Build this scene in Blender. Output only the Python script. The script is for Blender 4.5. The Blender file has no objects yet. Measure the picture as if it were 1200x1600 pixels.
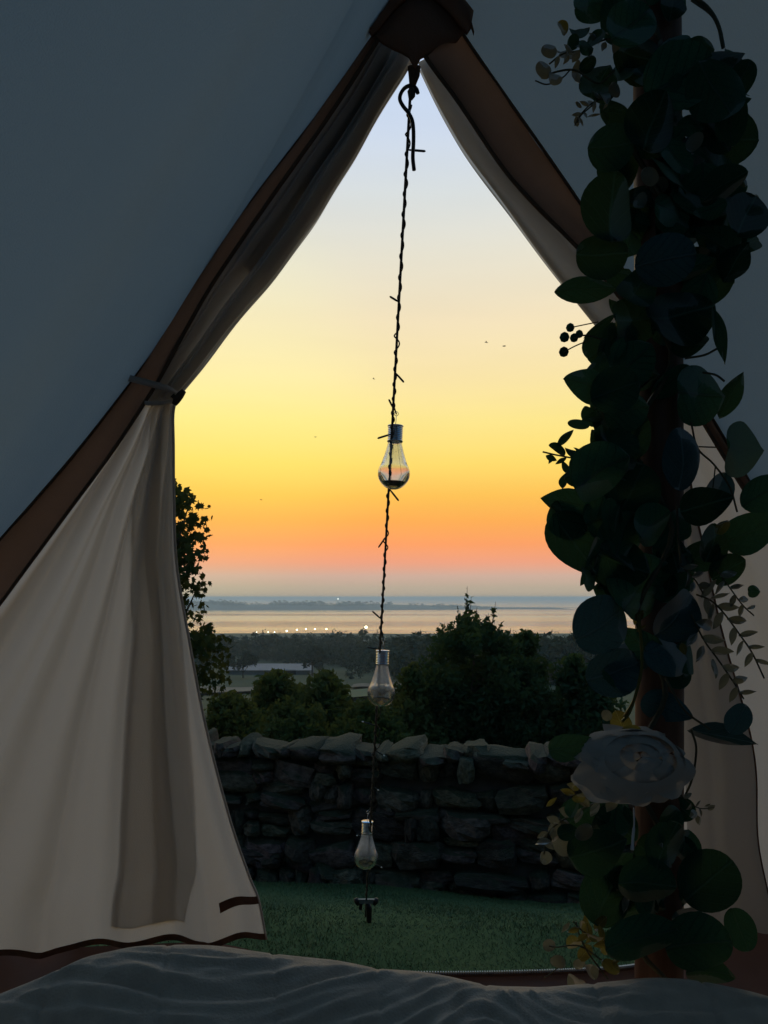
import bpy, bmesh, math, random
import numpy as np
from mathutils import Vector, Matrix, noise as mnoise

rng = np.random.default_rng(7)
random.seed(7)
R = math.radians
scene = bpy.context.scene
COL = scene.collection

# ---------------------------------------------------------------- camera
# level camera 1.2 m above the tent floor, looking out of the door along +Y
F = 1250.0      # focal length in pixels of the 1200 x 1600 picture
HY = 933.0      # row of the sea horizon
ZC = 1.2
cam_d = bpy.data.cameras.new("camera")
cam = bpy.data.objects.new("camera", cam_d)
COL.objects.link(cam)
cam.location = (0, 0, ZC)
cam.rotation_euler = (R(90), 0, 0)
cam_d.sensor_width = 36
cam_d.lens = F / 1600 * 36
cam_d.shift_y = (HY - 800) / 1600
cam_d.clip_start = 0.02
cam_d.clip_end = 60000
scene.camera = cam

# ---------------------------------------------------------------- view, sampling
scene.render.engine = 'CYCLES'
scene.view_settings.view_transform = 'Standard'
scene.view_settings.look = 'None'
scene.view_settings.gamma = 1.0
scene.view_settings.exposure = 0.0
scene.view_settings.use_curve_mapping = False
cy = scene.cycles
cy.max_bounces = 10
cy.diffuse_bounces = 4
cy.glossy_bounces = 4
cy.transmission_bounces = 10
cy.transparent_max_bounces = 8
cy.volume_bounces = 1
cy.use_denoising = True
cy.sample_clamp_indirect = 4.0
cy.caustics_reflective = False
cy.caustics_refractive = True

def s2l(c):
    return tuple(((v / 255) / 12.92 if v / 255 <= 0.04045 else ((v / 255 + 0.055) / 1.055) ** 2.4) for v in c)

# ---------------------------------------------------------------- world: afterglow sky
SUN_AZ = R(-14)           # glow lies a little left of the view direction (+Y)
w = bpy.data.worlds.new("World")
scene.world = w
w.use_nodes = True
nt = w.node_tree
nt.nodes.clear()
N = nt.nodes.new
L = nt.links.new
out = N("ShaderNodeOutputWorld")
bg = N("ShaderNodeBackground")
tc = N("ShaderNodeTexCoord")
nrm = N("ShaderNodeVectorMath"); nrm.operation = 'NORMALIZE'
L(tc.outputs["Generated"], nrm.inputs[0])
sep = N("ShaderNodeSeparateXYZ"); L(nrm.outputs[0], sep.inputs[0])
mx = N("ShaderNodeMath"); mx.operation = 'MAXIMUM'; mx.inputs[1].default_value = 0.0
L(sep.outputs["Z"], mx.inputs[0])
sq = N("ShaderNodeMath"); sq.operation = 'SQRT'; L(mx.outputs[0], sq.inputs[0])
def ramp(stops, fac):
    r = N("ShaderNodeValToRGB")
    els = r.color_ramp.elements
    while len(els) < len(stops):
        els.new(0.5)
    for e, (p, c) in zip(els, stops):
        e.position = p
        e.color = (*c, 1)
    L(fac, r.inputs[0])
    return r
def el(py):              # ramp position of a row of sky
    a = math.atan2(HY - py, F)
    return math.sqrt(max(0, math.sin(a)))
west = [(0.0, s2l((172, 164, 150))), (el(918), s2l((186, 172, 152))), (el(900), s2l((207, 175, 157))),
        (el(878), s2l((240, 164, 131))), (el(850), s2l((253, 162, 103))), (el(815), s2l((255, 175, 87))),
        (el(775), s2l((255, 196, 88))), (el(725), s2l((255, 221, 110))), (el(660), s2l((254, 232, 143))),
        (el(590), s2l((251, 230, 170))), (el(500), s2l((244, 227, 190))), (el(400), s2l((231, 226, 208))),
        (el(300), s2l((217, 223, 224))), (el(200), s2l((207, 220, 239))), (el(100), s2l((194, 212, 238))),
        (0.86, s2l((122, 166, 206))), (1.0, s2l((90, 138, 178)))]
east = [(0.0, s2l((76, 73, 70))), (0.25, s2l((80, 79, 78))), (0.5, s2l((62, 84, 100))), (0.75, s2l((68, 108, 140))), (1.0, s2l((90, 138, 178)))]
rw, re_ = ramp(west, sq.outputs[0]), ramp(east, sq.outputs[0])
dot = N("ShaderNodeVectorMath"); dot.operation = 'DOT_PRODUCT'
L(nrm.outputs[0], dot.inputs[0]); dot.inputs[1].default_value = (math.sin(SUN_AZ), math.cos(SUN_AZ), 0)
mr = N("ShaderNodeMapRange"); mr.interpolation_type = 'SMOOTHSTEP'
mr.inputs["From Min"].default_value = -0.35; mr.inputs["From Max"].default_value = 0.80
L(dot.outputs["Value"], mr.inputs["Value"])
mix = N("ShaderNodeMix"); mix.data_type = 'RGBA'
L(mr.outputs[0], mix.inputs["Factor"]); L(re_.outputs[0], mix.inputs["A"]); L(rw.outputs[0], mix.inputs["B"])
# broad warm glow above the place where the sun went down
dg = N("ShaderNodeVectorMath"); dg.operation = 'DOT_PRODUCT'
ge = R(13)
L(nrm.outputs[0], dg.inputs[0]); dg.inputs[1].default_value = (math.sin(SUN_AZ) * math.cos(ge), math.cos(SUN_AZ) * math.cos(ge), math.sin(ge))
mg = N("ShaderNodeMapRange"); mg.interpolation_type = 'SMOOTHERSTEP'
mg.inputs["From Min"].default_value = math.cos(R(17)); mg.inputs["From Max"].default_value = 1.0
mg.inputs["To Max"].default_value = 0.18
L(dg.outputs["Value"], mg.inputs["Value"])
addg = N("ShaderNodeMix"); addg.data_type = 'RGBA'; addg.blend_type = 'ADD'
L(mg.outputs[0], addg.inputs["Factor"]); L(mix.outputs["Result"], addg.inputs["A"])
addg.inputs["B"].default_value = (0.20, 0.42, 0.03, 1)
# slightly uneven bands of thin high haze
mpz = N("ShaderNodeMapping"); mpz.inputs["Scale"].default_value = (2.2, 2.2, 16)
L(nrm.outputs[0], mpz.inputs[0])
nzs = N("ShaderNodeTexNoise"); nzs.inputs["Scale"].default_value = 1.4; nzs.inputs["Detail"].default_value = 5
L(mpz.outputs[0], nzs.inputs["Vector"])
mrz = N("ShaderNodeMapRange"); mrz.inputs["From Min"].default_value = 0.3; mrz.inputs["From Max"].default_value = 0.7
mrz.inputs["To Min"].default_value = 0.978; mrz.inputs["To Max"].default_value = 1.015
L(nzs.outputs["Fac"], mrz.inputs["Value"])
scl = N("ShaderNodeVectorMath"); scl.operation = 'SCALE'
L(addg.outputs["Result"], scl.inputs[0]); L(mrz.outputs[0], scl.inputs["Scale"])
# physical twilight sky on top, very faint
sky = N("ShaderNodeTexSky"); sky.sky_type = 'NISHITA'; sky.sun_disc = False
sky.sun_elevation = R(1.0); sky.sun_rotation = SUN_AZ; sky.air_density = 1.5; sky.dust_density = 2.0
adds = N("ShaderNodeMix"); adds.data_type = 'RGBA'; adds.blend_type = 'ADD'
adds.inputs["Factor"].default_value = 0.004
L(scl.outputs[0], adds.inputs["A"]); L(sky.outputs[0], adds.inputs["B"])
L(adds.outputs["Result"], bg.inputs["Color"])
bg.inputs["Strength"].default_value = 1.0
L(bg.outputs[0], out.inputs["Surface"])

# the sun is at the horizon: a faint, very soft last light
sun_d = bpy.data.lights.new("sun", 'SUN')
sun = bpy.data.objects.new("sun", sun_d)
COL.objects.link(sun)
sun_d.energy = 0.08
sun_d.angle = R(50)
sun_d.color = (1.0, 0.72, 0.42)
sd = Vector((math.sin(SUN_AZ) * math.cos(R(4)), math.cos(SUN_AZ) * math.cos(R(4)), math.sin(R(4))))
sun.rotation_euler = sd.to_track_quat('Z', 'Y').to_euler()

# ================================================================ helpers
def at(px, py, Y):
    """real position of what is seen at a picture point when it stands Y metres ahead"""
    return Vector(((px - 600) / F * Y, Y, ZC - (py - HY) / F * Y))
def dp(px, py, off=0.0):
    """a point of the sloping door panel (leans inwards towards the top)"""
    Y = 1.999 / (1 - 0.000216 * (py - HY))
    return at(px, py, Y) + Vector((0, off, 0))

def link(o, parent=None):
    COL.objects.link(o)
    if parent is not None:
        o.parent = parent
    return o
def mesh_data(name, v, f, mat, smooth=False):
    me = bpy.data.meshes.new(name)
    me.from_pydata([tuple(p) for p in v], [], [tuple(q) for q in f])
    if mat:
        me.materials.append(mat)
    if smooth:
        me.polygons.foreach_set("use_smooth", [True] * len(me.polygons))
    me.update()
    return me
def mesh(name, v, f, mat, parent=None, smooth=False):
    return link(bpy.data.objects.new(name, mesh_data(name, v, f, mat, smooth)), parent)
def fast_mesh(name, v, f, mat, parent=None, smooth=False):
    """numpy verts (n,3) and faces (m,k) of one size"""
    me = bpy.data.meshes.new(name)
    n, m, k = len(v), len(f), f.shape[1]
    me.vertices.add(n); me.vertices.foreach_set("co", np.asarray(v, dtype=np.float32).ravel())
    me.loops.add(m * k); me.loops.foreach_set("vertex_index", np.asarray(f, dtype=np.int32).ravel())
    me.polygons.add(m); me.polygons.foreach_set("loop_start", np.arange(0, m * k, k, dtype=np.int32))
    me.polygons.foreach_set("loop_total", np.full(m, k, dtype=np.int32))
    if smooth:
        me.polygons.foreach_set("use_smooth", np.ones(m, dtype=bool))
    me.materials.append(mat)
    me.update(); me.validate()
    return link(bpy.data.objects.new(name, me), parent)
def tag(o, label=None, cat=None, group=None, kind=None):
    if label: o["label"] = label
    if cat: o["category"] = cat
    if group: o["group"] = group
    if kind: o["kind"] = kind
    return o
def empty(name, loc, label, cat, group=None):
    o = bpy.data.objects.new(name, None)
    o.empty_display_size = 0.1
    o.location = loc
    COL.objects.link(o)
    return tag(o, label, cat, group)
def keep(o, parent):
    """parent with geometry given in world space"""
    o.parent = parent
    o.matrix_parent_inverse = Matrix.Translation(-Vector(parent.location)) if parent.rotation_euler[:] == (0, 0, 0) else parent.matrix_basis.inverted()
    return o

def grid_faces(nr, nc, closed=False):
    f = []
    for i in range(nr - 1):
        for j in range(nc - 1):
            a = i * nc + j
            f.append((a, a + 1, a + nc + 1, a + nc))
        if closed:
            f.append((i * nc + nc - 1, i * nc, (i + 1) * nc, (i + 1) * nc + nc - 1))
    return f
def tube_geo(pts, rad, seg=8, caps=True):
    pts = [Vector(p) for p in pts]
    if not hasattr(rad, '__len__'):
        rad = [rad] * len(pts)
    v, up = [], None
    for i, p in enumerate(pts):
        t = (pts[min(i + 1, len(pts) - 1)] - pts[max(i - 1, 0)]).normalized()
        if up is None:
            up = t.orthogonal().normalized()
        up = (up - t * up.dot(t))
        up = up.normalized() if up.length > 1e-6 else t.orthogonal().normalized()
        b = t.cross(up)
        for k in range(seg):
            a = 2 * math.pi * k / seg
            v.append(p + (up * math.cos(a) + b * math.sin(a)) * rad[i])
    f = grid_faces(len(pts), seg, True)
    if caps:
        f.append(tuple(range(seg - 1, -1, -1)))
        n = (len(pts) - 1) * seg
        f.append(tuple(range(n, n + seg)))
    return v, f
def tube(name, pts, rad, mat, parent=None, seg=8):
    v, f = tube_geo(pts, rad, seg)
    return mesh(name, v, f, mat, parent, True)
def lathe_geo(prof, seg=24):
    v = []
    for r, z in prof:
        for k in range(seg):
            a = 2 * math.pi * k / seg
            v.append((r * math.cos(a), r * math.sin(a), z))
    return v, grid_faces(len(prof), seg, True)
def merge(*geos):
    V, Fc = [], []
    for v, f in geos:
        o = len(V)
        V += list(v)
        Fc += [tuple(i + o for i in q) for q in f]
    return V, Fc
def box_geo(c, s):
    x, y, z = c; a, b, h = s[0] / 2, s[1] / 2, s[2] / 2
    v = [(x + i * a, y + j * b, z + k * h) for k in (-1, 1) for j in (-1, 1) for i in (-1, 1)]
    return v, [(0, 2, 3, 1), (4, 5, 7, 6), (0, 1, 5, 4), (2, 6, 7, 3), (0, 4, 6, 2), (1, 3, 7, 5)]
def smooth_line(pts, n):
    """Catmull-Rom resampling of a list of tuples"""
    P = [np.array(p, float) for p in pts]
    P = [2 * P[0] - P[1]] + P + [2 * P[-1] - P[-2]]
    m = len(pts) - 1
    res = []
    for i in range(n):
        s = i / (n - 1) * m
        k = min(int(s), m - 1)
        t = s - k
        a, b, c, d = P[k:k + 4]
        res.append(0.5 * (2 * b + (c - a) * t + (2 * a - 5 * b + 4 * c - d) * t * t + (3 * b - a - 3 * c + d) * t ** 3))
    return res
def sst(x):
    x = max(0.0, min(1.0, x))
    return x * x * (3 - 2 * x)

# ================================================================ materials
MATS = {}
def new_mat(name):
    m = bpy.data.materials.new(name)
    m.use_nodes = True
    m.node_tree.nodes.clear()
    o = m.node_tree.nodes.new("ShaderNodeOutputMaterial")
    return m, m.node_tree, o
def noise_color(t, c1, c2, scale, detail=4, coords='Object', stretch=(1, 1, 1), lo=0.35, hi=0.65):
    tc = t.nodes.new("ShaderNodeTexCoord")
    mp = t.nodes.new("ShaderNodeMapping"); mp.inputs["Scale"].default_value = stretch
    t.links.new(tc.outputs[coords], mp.inputs[0])
    nz = t.nodes.new("ShaderNodeTexNoise"); nz.inputs["Scale"].default_value = scale; nz.inputs["Detail"].default_value = detail
    t.links.new(mp.outputs[0], nz.inputs["Vector"])
    r = t.nodes.new("ShaderNodeValToRGB")
    r.color_ramp.elements[0].position = lo; r.color_ramp.elements[0].color = (*c1, 1)
    r.color_ramp.elements[1].position = hi; r.color_ramp.elements[1].color = (*c2, 1)
    t.links.new(nz.outputs["Fac"], r.inputs[0])
    return r.outputs[0], nz.outputs["Fac"], mp.outputs[0]
def bump(t, height, strength, dist=0.01):
    b = t.nodes.new("ShaderNodeBump"); b.inputs["Strength"].default_value = strength; b.inputs["Distance"].default_value = dist
    t.links.new(height, b.inputs["Height"])
    return b.outputs[0]
def pmat(name, c1, c2, scale=8, rough=0.6, bstr=0.2, bdist=0.01, metallic=0.0, stretch=(1, 1, 1), per_object=0.0, spec=0.4, bscale=None, sheen=0.0):
    m, t, o = new_mat(name)
    p = t.nodes.new("ShaderNodeBsdfPrincipled")
    col, fac, vec = noise_color(t, c1, c2, scale, stretch=stretch)
    if per_object:
        oi = t.nodes.new("ShaderNodeObjectInfo")
        hs = t.nodes.new("ShaderNodeHueSaturation")
        a = t.nodes.new("ShaderNodeMapRange"); a.inputs["To Min"].default_value = 1 - per_object; a.inputs["To Max"].default_value = 1 + per_object
        t.links.new(oi.outputs["Random"], a.inputs["Value"]); t.links.new(a.outputs[0], hs.inputs["Value"])
        h = t.nodes.new("ShaderNodeMath"); h.operation = 'MULTIPLY_ADD'; h.inputs[1].default_value = 7.31; h.inputs[2].default_value = 0
        fr = t.nodes.new("ShaderNodeMath"); fr.operation = 'FRACT'
        t.links.new(oi.outputs["Random"], h.inputs[0]); t.links.new(h.outputs[0], fr.inputs[0])
        hh = t.nodes.new("ShaderNodeMapRange"); hh.inputs["To Min"].default_value = 0.5 - 0.12 * per_object; hh.inputs["To Max"].default_value = 0.5 + 0.12 * per_object
        t.links.new(fr.outputs[0], hh.inputs["Value"]); t.links.new(hh.outputs[0], hs.inputs["Hue"])
        t.links.new(col, hs.inputs["Color"]); col = hs.outputs[0]
    t.links.new(col, p.inputs["Base Color"])
    p.inputs["Roughness"].default_value = rough
    p.inputs["Metallic"].default_value = metallic
    p.inputs["Specular IOR Level"].default_value = spec
    if sheen:
        p.inputs["Sheen Weight"].default_value = sheen
    if bstr:
        if bscale:
            nz = t.nodes.new("ShaderNodeTexNoise"); nz.inputs["Scale"].default_value = bscale; nz.inputs["Detail"].default_value = 6
            t.links.new(vec, nz.inputs["Vector"]); fac = nz.outputs["Fac"]
        t.links.new(bump(t, fac, bstr, bdist), p.inputs["Normal"])
    t.links.new(p.outputs[0], o.inputs["Surface"])
    MATS[name] = m
    return m
def thin_mat(name, c1, c2, trans, scale=5, tfac=0.4, gloss=0.0, weave=0.0, per_object=0.0, veins=None):
    """cloth or leaf: reflects on one side and lets a part of the light through"""
    m, t, o = new_mat(name)
    col, fac, vec = noise_color(t, c1, c2, scale)
    tcol = None
    d = t.nodes.new("ShaderNodeBsdfDiffuse")
    if per_object:
        oi = t.nodes.new("ShaderNodeObjectInfo")
        hs = t.nodes.new("ShaderNodeHueSaturation")
        a = t.nodes.new("ShaderNodeMapRange"); a.inputs["To Min"].default_value = 1 - per_object; a.inputs["To Max"].default_value = 1 + per_object
        t.links.new(oi.outputs["Random"], a.inputs["Value"]); t.links.new(a.outputs[0], hs.inputs["Value"])
        t.links.new(col, hs.inputs["Color"]); col = hs.outputs[0]
    if veins:
        tco = t.nodes.new("ShaderNodeTexCoord"); sp3 = t.nodes.new("ShaderNodeSeparateXYZ"); t.links.new(tco.outputs["Object"], sp3.inputs[0])
        ab = t.nodes.new("ShaderNodeMath"); ab.operation = 'ABSOLUTE'; t.links.new(sp3.outputs["Y"], ab.inputs[0])
        mid = t.nodes.new("ShaderNodeMapRange"); mid.inputs["From Min"].default_value = 0.02; mid.inputs["From Max"].default_value = 0.07; mid.inputs["To Min"].default_value = 1; mid.inputs["To Max"].default_value = 0
        t.links.new(ab.outputs[0], mid.inputs["Value"])
        sl2 = t.nodes.new("ShaderNodeMath"); sl2.operation = 'MULTIPLY_ADD'; sl2.inputs[1].default_value = -0.9
        t.links.new(ab.outputs[0], sl2.inputs[0]); t.links.new(sp3.outputs["X"], sl2.inputs[2])
        fq = t.nodes.new("ShaderNodeMath"); fq.operation = 'MULTIPLY'; fq.inputs[1].default_value = 19; t.links.new(sl2.outputs[0], fq.inputs[0])
        sn = t.nodes.new("ShaderNodeMath"); sn.operation = 'SINE'; t.links.new(fq.outputs[0], sn.inputs[0])
        sv = t.nodes.new("ShaderNodeMapRange"); sv.inputs["From Min"].default_value = 0.88; sv.inputs["From Max"].default_value = 1.0; sv.inputs["To Max"].default_value = 0.55
        t.links.new(sn.outputs[0], sv.inputs["Value"])
        mxv = t.nodes.new("ShaderNodeMath"); mxv.operation = 'MAXIMUM'; t.links.new(mid.outputs[0], mxv.inputs[0]); t.links.new(sv.outputs[0], mxv.inputs[1])
        mv = t.nodes.new("ShaderNodeMix"); mv.data_type = 'RGBA'; t.links.new(mxv.outputs[0], mv.inputs["Factor"])
        t.links.new(col, mv.inputs["A"]); mv.inputs["B"].default_value = (*veins, 1)
        col = mv.outputs["Result"]
        d_bump = bump(t, mxv.outputs[0], 0.6, 0.05); t.links.new(d_bump, d.inputs["Normal"])
    t.links.new(col, d.inputs["Color"])
    tr = t.nodes.new("ShaderNodeBsdfTranslucent"); tr.inputs["Color"].default_value = (*trans, 1)
    mixs = t.nodes.new("ShaderNodeMixShader"); mixs.inputs[0].default_value = tfac
    t.links.new(d.outputs[0], mixs.inputs[1]); t.links.new(tr.outputs[0], mixs.inputs[2])
    last = mixs.outputs[0]
    if weave:
        n2 = t.nodes.new("ShaderNodeTexNoise"); n2.inputs["Scale"].default_value = 320; n2.inputs["Detail"].default_value = 2
        t.links.new(vec, n2.inputs["Vector"])
        nb = bump(t, n2.outputs["Fac"], weave, 0.002)
        t.links.new(nb, d.inputs["Normal"]); t.links.new(nb, tr.inputs["Normal"])
    if gloss:
        g = t.nodes.new("ShaderNodeBsdfGlossy"); g.inputs["Roughness"].default_value = 0.38; g.inputs["Color"].default_value = (0.8, 0.8, 0.8, 1)
        lw = t.nodes.new("ShaderNodeFresnel"); lw.inputs["IOR"].default_value = 1.4
        mu = t.nodes.new("ShaderNodeMath"); mu.operation = 'MULTIPLY'; mu.inputs[1].default_value = gloss
        t.links.new(lw.outputs[0], mu.inputs[0])
        m2 = t.nodes.new("ShaderNodeMixShader")
        t.links.new(mu.outputs[0], m2.inputs[0]); t.links.new(last, m2.inputs[1]); t.links.new(g.outputs[0], m2.inputs[2])
        last = m2.outputs[0]
    t.links.new(last, o.inputs["Surface"])
    MATS[name] = m
    return m
def emit_mat(name, col, strength):
    m, t, o = new_mat(name)
    e = t.nodes.new("ShaderNodeEmission"); e.inputs[0].default_value = (*col, 1); e.inputs[1].default_value = strength
    t.links.new(e.outputs[0], o.inputs["Surface"])
    return m

M_roof = thin_mat("canvas_roof", (0.24, 0.31, 0.355), (0.28, 0.35, 0.395), (0.30, 0.40, 0.46), 3, 0.31, weave=0.5)  # cream canvas with part of the sky's blue light put into its colour
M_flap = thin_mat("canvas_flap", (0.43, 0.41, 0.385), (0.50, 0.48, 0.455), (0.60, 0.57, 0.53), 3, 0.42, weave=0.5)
M_lining = thin_mat("canvas_lining", (0.42, 0.40, 0.37), (0.48, 0.46, 0.43), (0.80, 0.77, 0.72), 3, 0.62)
M_band = thin_mat("band_canvas", (0.19, 0.125, 0.09), (0.24, 0.15, 0.11), (0.25, 0.155, 0.11), 6, 0.22, weave=0.6)
M_bandd = thin_mat("band_canvas_dark", (0.12, 0.085, 0.06), (0.16, 0.11, 0.08), (0.16, 0.10, 0.06), 6, 0.22, weave=0.6)
M_tape = pmat("hem_tape", (0.12, 0.06, 0.035), (0.17, 0.085, 0.05), 30, 0.8, 0.2)
M_sheet = pmat("groundsheet", (0.26, 0.13, 0.09), (0.33, 0.17, 0.12), 6, 0.55, 0.25, 0.02)
M_rope = pmat("rope", (0.05, 0.05, 0.045), (0.10, 0.09, 0.08), 300, 0.9, 0.5, 0.002)
M_wire = pmat("green_wire", (0.010, 0.016, 0.012), (0.02, 0.028, 0.02), 60, 0.5, 0.0)
M_dark = pmat("dark_metal", (0.02, 0.02, 0.022), (0.04, 0.04, 0.042), 60, 0.45, 0.1, metallic=0.6)
M_cap = pmat("silver_cap", (0.50, 0.58, 0.68), (0.60, 0.68, 0.78), 40, 0.22, 0.0, metallic=1.0)
M_led = pmat("led_tip", (0.7, 0.68, 0.6), (0.8, 0.78, 0.7), 60, 0.25, 0.0)
M_wood = pmat("pole_wood", (0.10, 0.042, 0.022), (0.16, 0.070, 0.038), 14, 0.55, 0.25, 0.004, stretch=(6, 6, 0.5))
M_toggle = pmat("toggle_wood", (0.03, 0.02, 0.014), (0.05, 0.035, 0.025), 60, 0.6, 0.2)
M_quilt = pmat("quilt_fabric", (0.54, 0.44, 0.345), (0.63, 0.52, 0.41), 40, 0.85, 0.45, 0.003, bscale=300, sheen=0.3, spec=0.2)
M_matt = pmat("mattress_fabric", (0.5, 0.5, 0.48), (0.6, 0.6, 0.57), 30, 0.9, 0.2)
M_leaf = thin_mat("eucalyptus_leaf", (0.018, 0.078, 0.044), (0.034, 0.108, 0.060), (0.05, 0.12, 0.05), 18, 0.24, 0.12, per_object=0.65, veins=(0.05, 0.12, 0.085))
M_leafb = thin_mat("blue_eucalyptus_leaf", (0.03, 0.085, 0.09), (0.05, 0.115, 0.115), (0.04, 0.09, 0.09), 18, 0.15, 0.22, per_object=0.4, veins=(0.08, 0.15, 0.16))
M_leafy = thin_mat("yellow_green_leaf", (0.11, 0.11, 0.03), (0.17, 0.15, 0.04), (0.26, 0.23, 0.05), 18, 0.4, 0.4, per_object=0.3, veins=(0.30, 0.27, 0.10))
M_leafp = thin_mat("pale_small_leaf", (0.13, 0.14, 0.11), (0.20, 0.20, 0.15), (0.24, 0.24, 0.15), 18, 0.35, 0.4, per_object=0.4)
M_stem = pmat("vine_stem", (0.05, 0.05, 0.025), (0.09, 0.08, 0.04), 40, 0.6, 0.2)
M_petal = thin_mat("white_petal", (0.44, 0.40, 0.35), (0.52, 0.48, 0.42), (0.45, 0.42, 0.38), 9, 0.25)
M_ribbon = pmat("ribbon", (0.55, 0.56, 0.6), (0.62, 0.63, 0.66), 20, 0.3, 0.0)
M_stone = pmat("field_stone", (0.055, 0.041, 0.030), (0.135, 0.105, 0.080), 7, 0.9, 0.7, 0.03, per_object=0.5, bscale=22)
t = M_stone.node_tree
pn = [q for q in t.nodes if q.type == 'BSDF_PRINCIPLED'][0]
src = pn.inputs["Base Color"].links[0].from_socket
geo = t.nodes.new("ShaderNodeNewGeometry"); sz = t.nodes.new("ShaderNodeSeparateXYZ"); t.links.new(geo.outputs["Normal"], sz.inputs[0])
nzm = t.nodes.new("ShaderNodeTexNoise"); nzm.inputs["Scale"].default_value = 14; t.links.new(geo.outputs["Position"], nzm.inputs["Vector"])
am_ = t.nodes.new("ShaderNodeMath"); am_.operation = 'MULTIPLY_ADD'; am_.inputs[1].default_value = 1.2; t.links.new(nzm.outputs["Fac"], am_.inputs[0]); t.links.new(sz.outputs["Z"], am_.inputs[2])
mm_ = t.nodes.new("ShaderNodeMapRange"); mm_.inputs["From Min"].default_value = 0.95; mm_.inputs["From Max"].default_value = 1.35; mm_.inputs["To Max"].default_value = 0.9
t.links.new(am_.outputs[0], mm_.inputs["Value"])
mxm = t.nodes.new("ShaderNodeMix"); mxm.data_type = 'RGBA'; t.links.new(mm_.outputs[0], mxm.inputs["Factor"]); t.links.new(src, mxm.inputs["A"]); mxm.inputs["B"].default_value = (0.026, 0.034, 0.014, 1)  # mossy tint on upward faces, put in to darken their sky-lit tops
t.links.new(mxm.outputs["Result"], pn.inputs["Base Color"])
M_core = pmat("wall_core", (0.035, 0.032, 0.028), (0.06, 0.055, 0.05), 12, 0.95, 0.3)
M_grass = pmat("grass_blades", (0.042, 0.080, 0.028), (0.080, 0.115, 0.038), 1.3, 0.7, 0.0)
M_bark = pmat("bark", (0.05, 0.04, 0.03), (0.09, 0.075, 0.06), 20, 0.9, 0.5, 0.02)
M_maple = thin_mat("maple_leaves", (0.03, 0.05, 0.02), (0.045, 0.075, 0.03), (0.09, 0.10, 0.02), 3, 0.3)
M_shrub = thin_mat("shrub_leaves", (0.05, 0.085, 0.03), (0.10, 0.115, 0.045), (0.11, 0.13, 0.03), 2.5, 0.4)
M_bush = thin_mat("dark_bush_leaves", (0.03, 0.062, 0.034), (0.055, 0.09, 0.042), (0.08, 0.12, 0.03), 2.5, 0.35)
M_wood_far = thin_mat("woodland_leaves", (0.035, 0.055, 0.04), (0.085, 0.11, 0.08), (0.03, 0.05, 0.02), 0.02, 0.2)
M_shed = pmat("shed_roof", (0.075, 0.095, 0.115), (0.105, 0.125, 0.145), 0.3, 0.5, 0.0)
M_stubble = pmat("stubble", (0.15, 0.12, 0.085), (0.20, 0.165, 0.115), 0.1, 0.95, 0.0)
M_pasture = pmat("pasture", (0.07, 0.11, 0.05), (0.10, 0.14, 0.06), 0.05, 0.95, 0.0)
M_head = pmat("headland_ground", (0.05, 0.06, 0.045), (0.09, 0.09, 0.07), 0.01, 0.95, 0.0)
M_mud = pmat("sandbank_mud", (0.10, 0.09, 0.08), (0.16, 0.14, 0.12), 0.01, 0.6, 0.0)
M_lamp = emit_mat("lamp_glow", (1.0, 0.95, 0.55), 9)
M_lampw = emit_mat("lamp_glow_white", (0.9, 1.0, 0.85), 8)
M_bird = pmat("bird_plumage", (0.03, 0.03, 0.03), (0.05, 0.05, 0.05), 10, 0.8, 0.0)

# bulb glass
m, t, o = new_mat("bulb_glass")
g = t.nodes.new("ShaderNodeBsdfGlass"); g.inputs["IOR"].default_value = 1.47; g.inputs["Roughness"].default_value = 0.0
g.inputs["Color"].default_value = (0.96, 0.97, 0.97, 1)
t.links.new(g.outputs[0], o.inputs["Surface"])
M_glass = m

def dew_mat(name, lo, hi):
    m, t, o = new_mat(name)
    tcd = t.nodes.new("ShaderNodeTexCoord")
    nzd = t.nodes.new("ShaderNodeTexNoise"); nzd.inputs["Scale"].default_value = 45; nzd.inputs["Detail"].default_value = 6
    t.links.new(tcd.outputs["Object"], nzd.inputs["Vector"])
    spd = t.nodes.new("ShaderNodeSeparateXYZ"); t.links.new(tcd.outputs["Object"], spd.inputs[0])
    mzd = t.nodes.new("ShaderNodeMapRange"); mzd.inputs["From Min"].default_value = -0.135; mzd.inputs["From Max"].default_value = -0.085
    mzd.inputs["To Min"].default_value = lo; mzd.inputs["To Max"].default_value = hi
    t.links.new(spd.outputs["Z"], mzd.inputs["Value"])
    mld = t.nodes.new("ShaderNodeMath"); mld.operation = 'MULTIPLY'
    mnd = t.nodes.new("ShaderNodeMapRange"); mnd.inputs["From Min"].default_value = 0.35; mnd.inputs["From Max"].default_value = 0.65; mnd.inputs["To Min"].default_value = 0.62
    t.links.new(nzd.outputs["Fac"], mnd.inputs["Value"])
    t.links.new(mnd.outputs[0], mld.inputs[0]); t.links.new(mzd.outputs[0], mld.inputs[1])
    trd = t.nodes.new("ShaderNodeBsdfTransparent")
    tld = t.nodes.new("ShaderNodeBsdfTranslucent"); tld.inputs["Color"].default_value = (0.95, 0.95, 0.95, 1)
    dfd = t.nodes.new("ShaderNodeBsdfDiffuse"); dfd.inputs["Color"].default_value = (0.8, 0.8, 0.8, 1)
    m1d = t.nodes.new("ShaderNodeMixShader"); m1d.inputs[0].default_value = 0.3
    t.links.new(tld.outputs[0], m1d.inputs[1]); t.links.new(dfd.outputs[0], m1d.inputs[2])
    m2d = t.nodes.new("ShaderNodeMixShader")
    t.links.new(mld.outputs[0], m2d.inputs[0]); t.links.new(trd.outputs[0], m2d.inputs[1]); t.links.new(m1d.outputs[0], m2d.inputs[2])
    t.links.new(m2d.outputs[0], o.inputs["Surface"])
    return m
M_dew = dew_mat('dew_film', 0.08, 0.75)
M_dew_thin = dew_mat('dew_film_thin', 0.03, 0.30)
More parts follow.
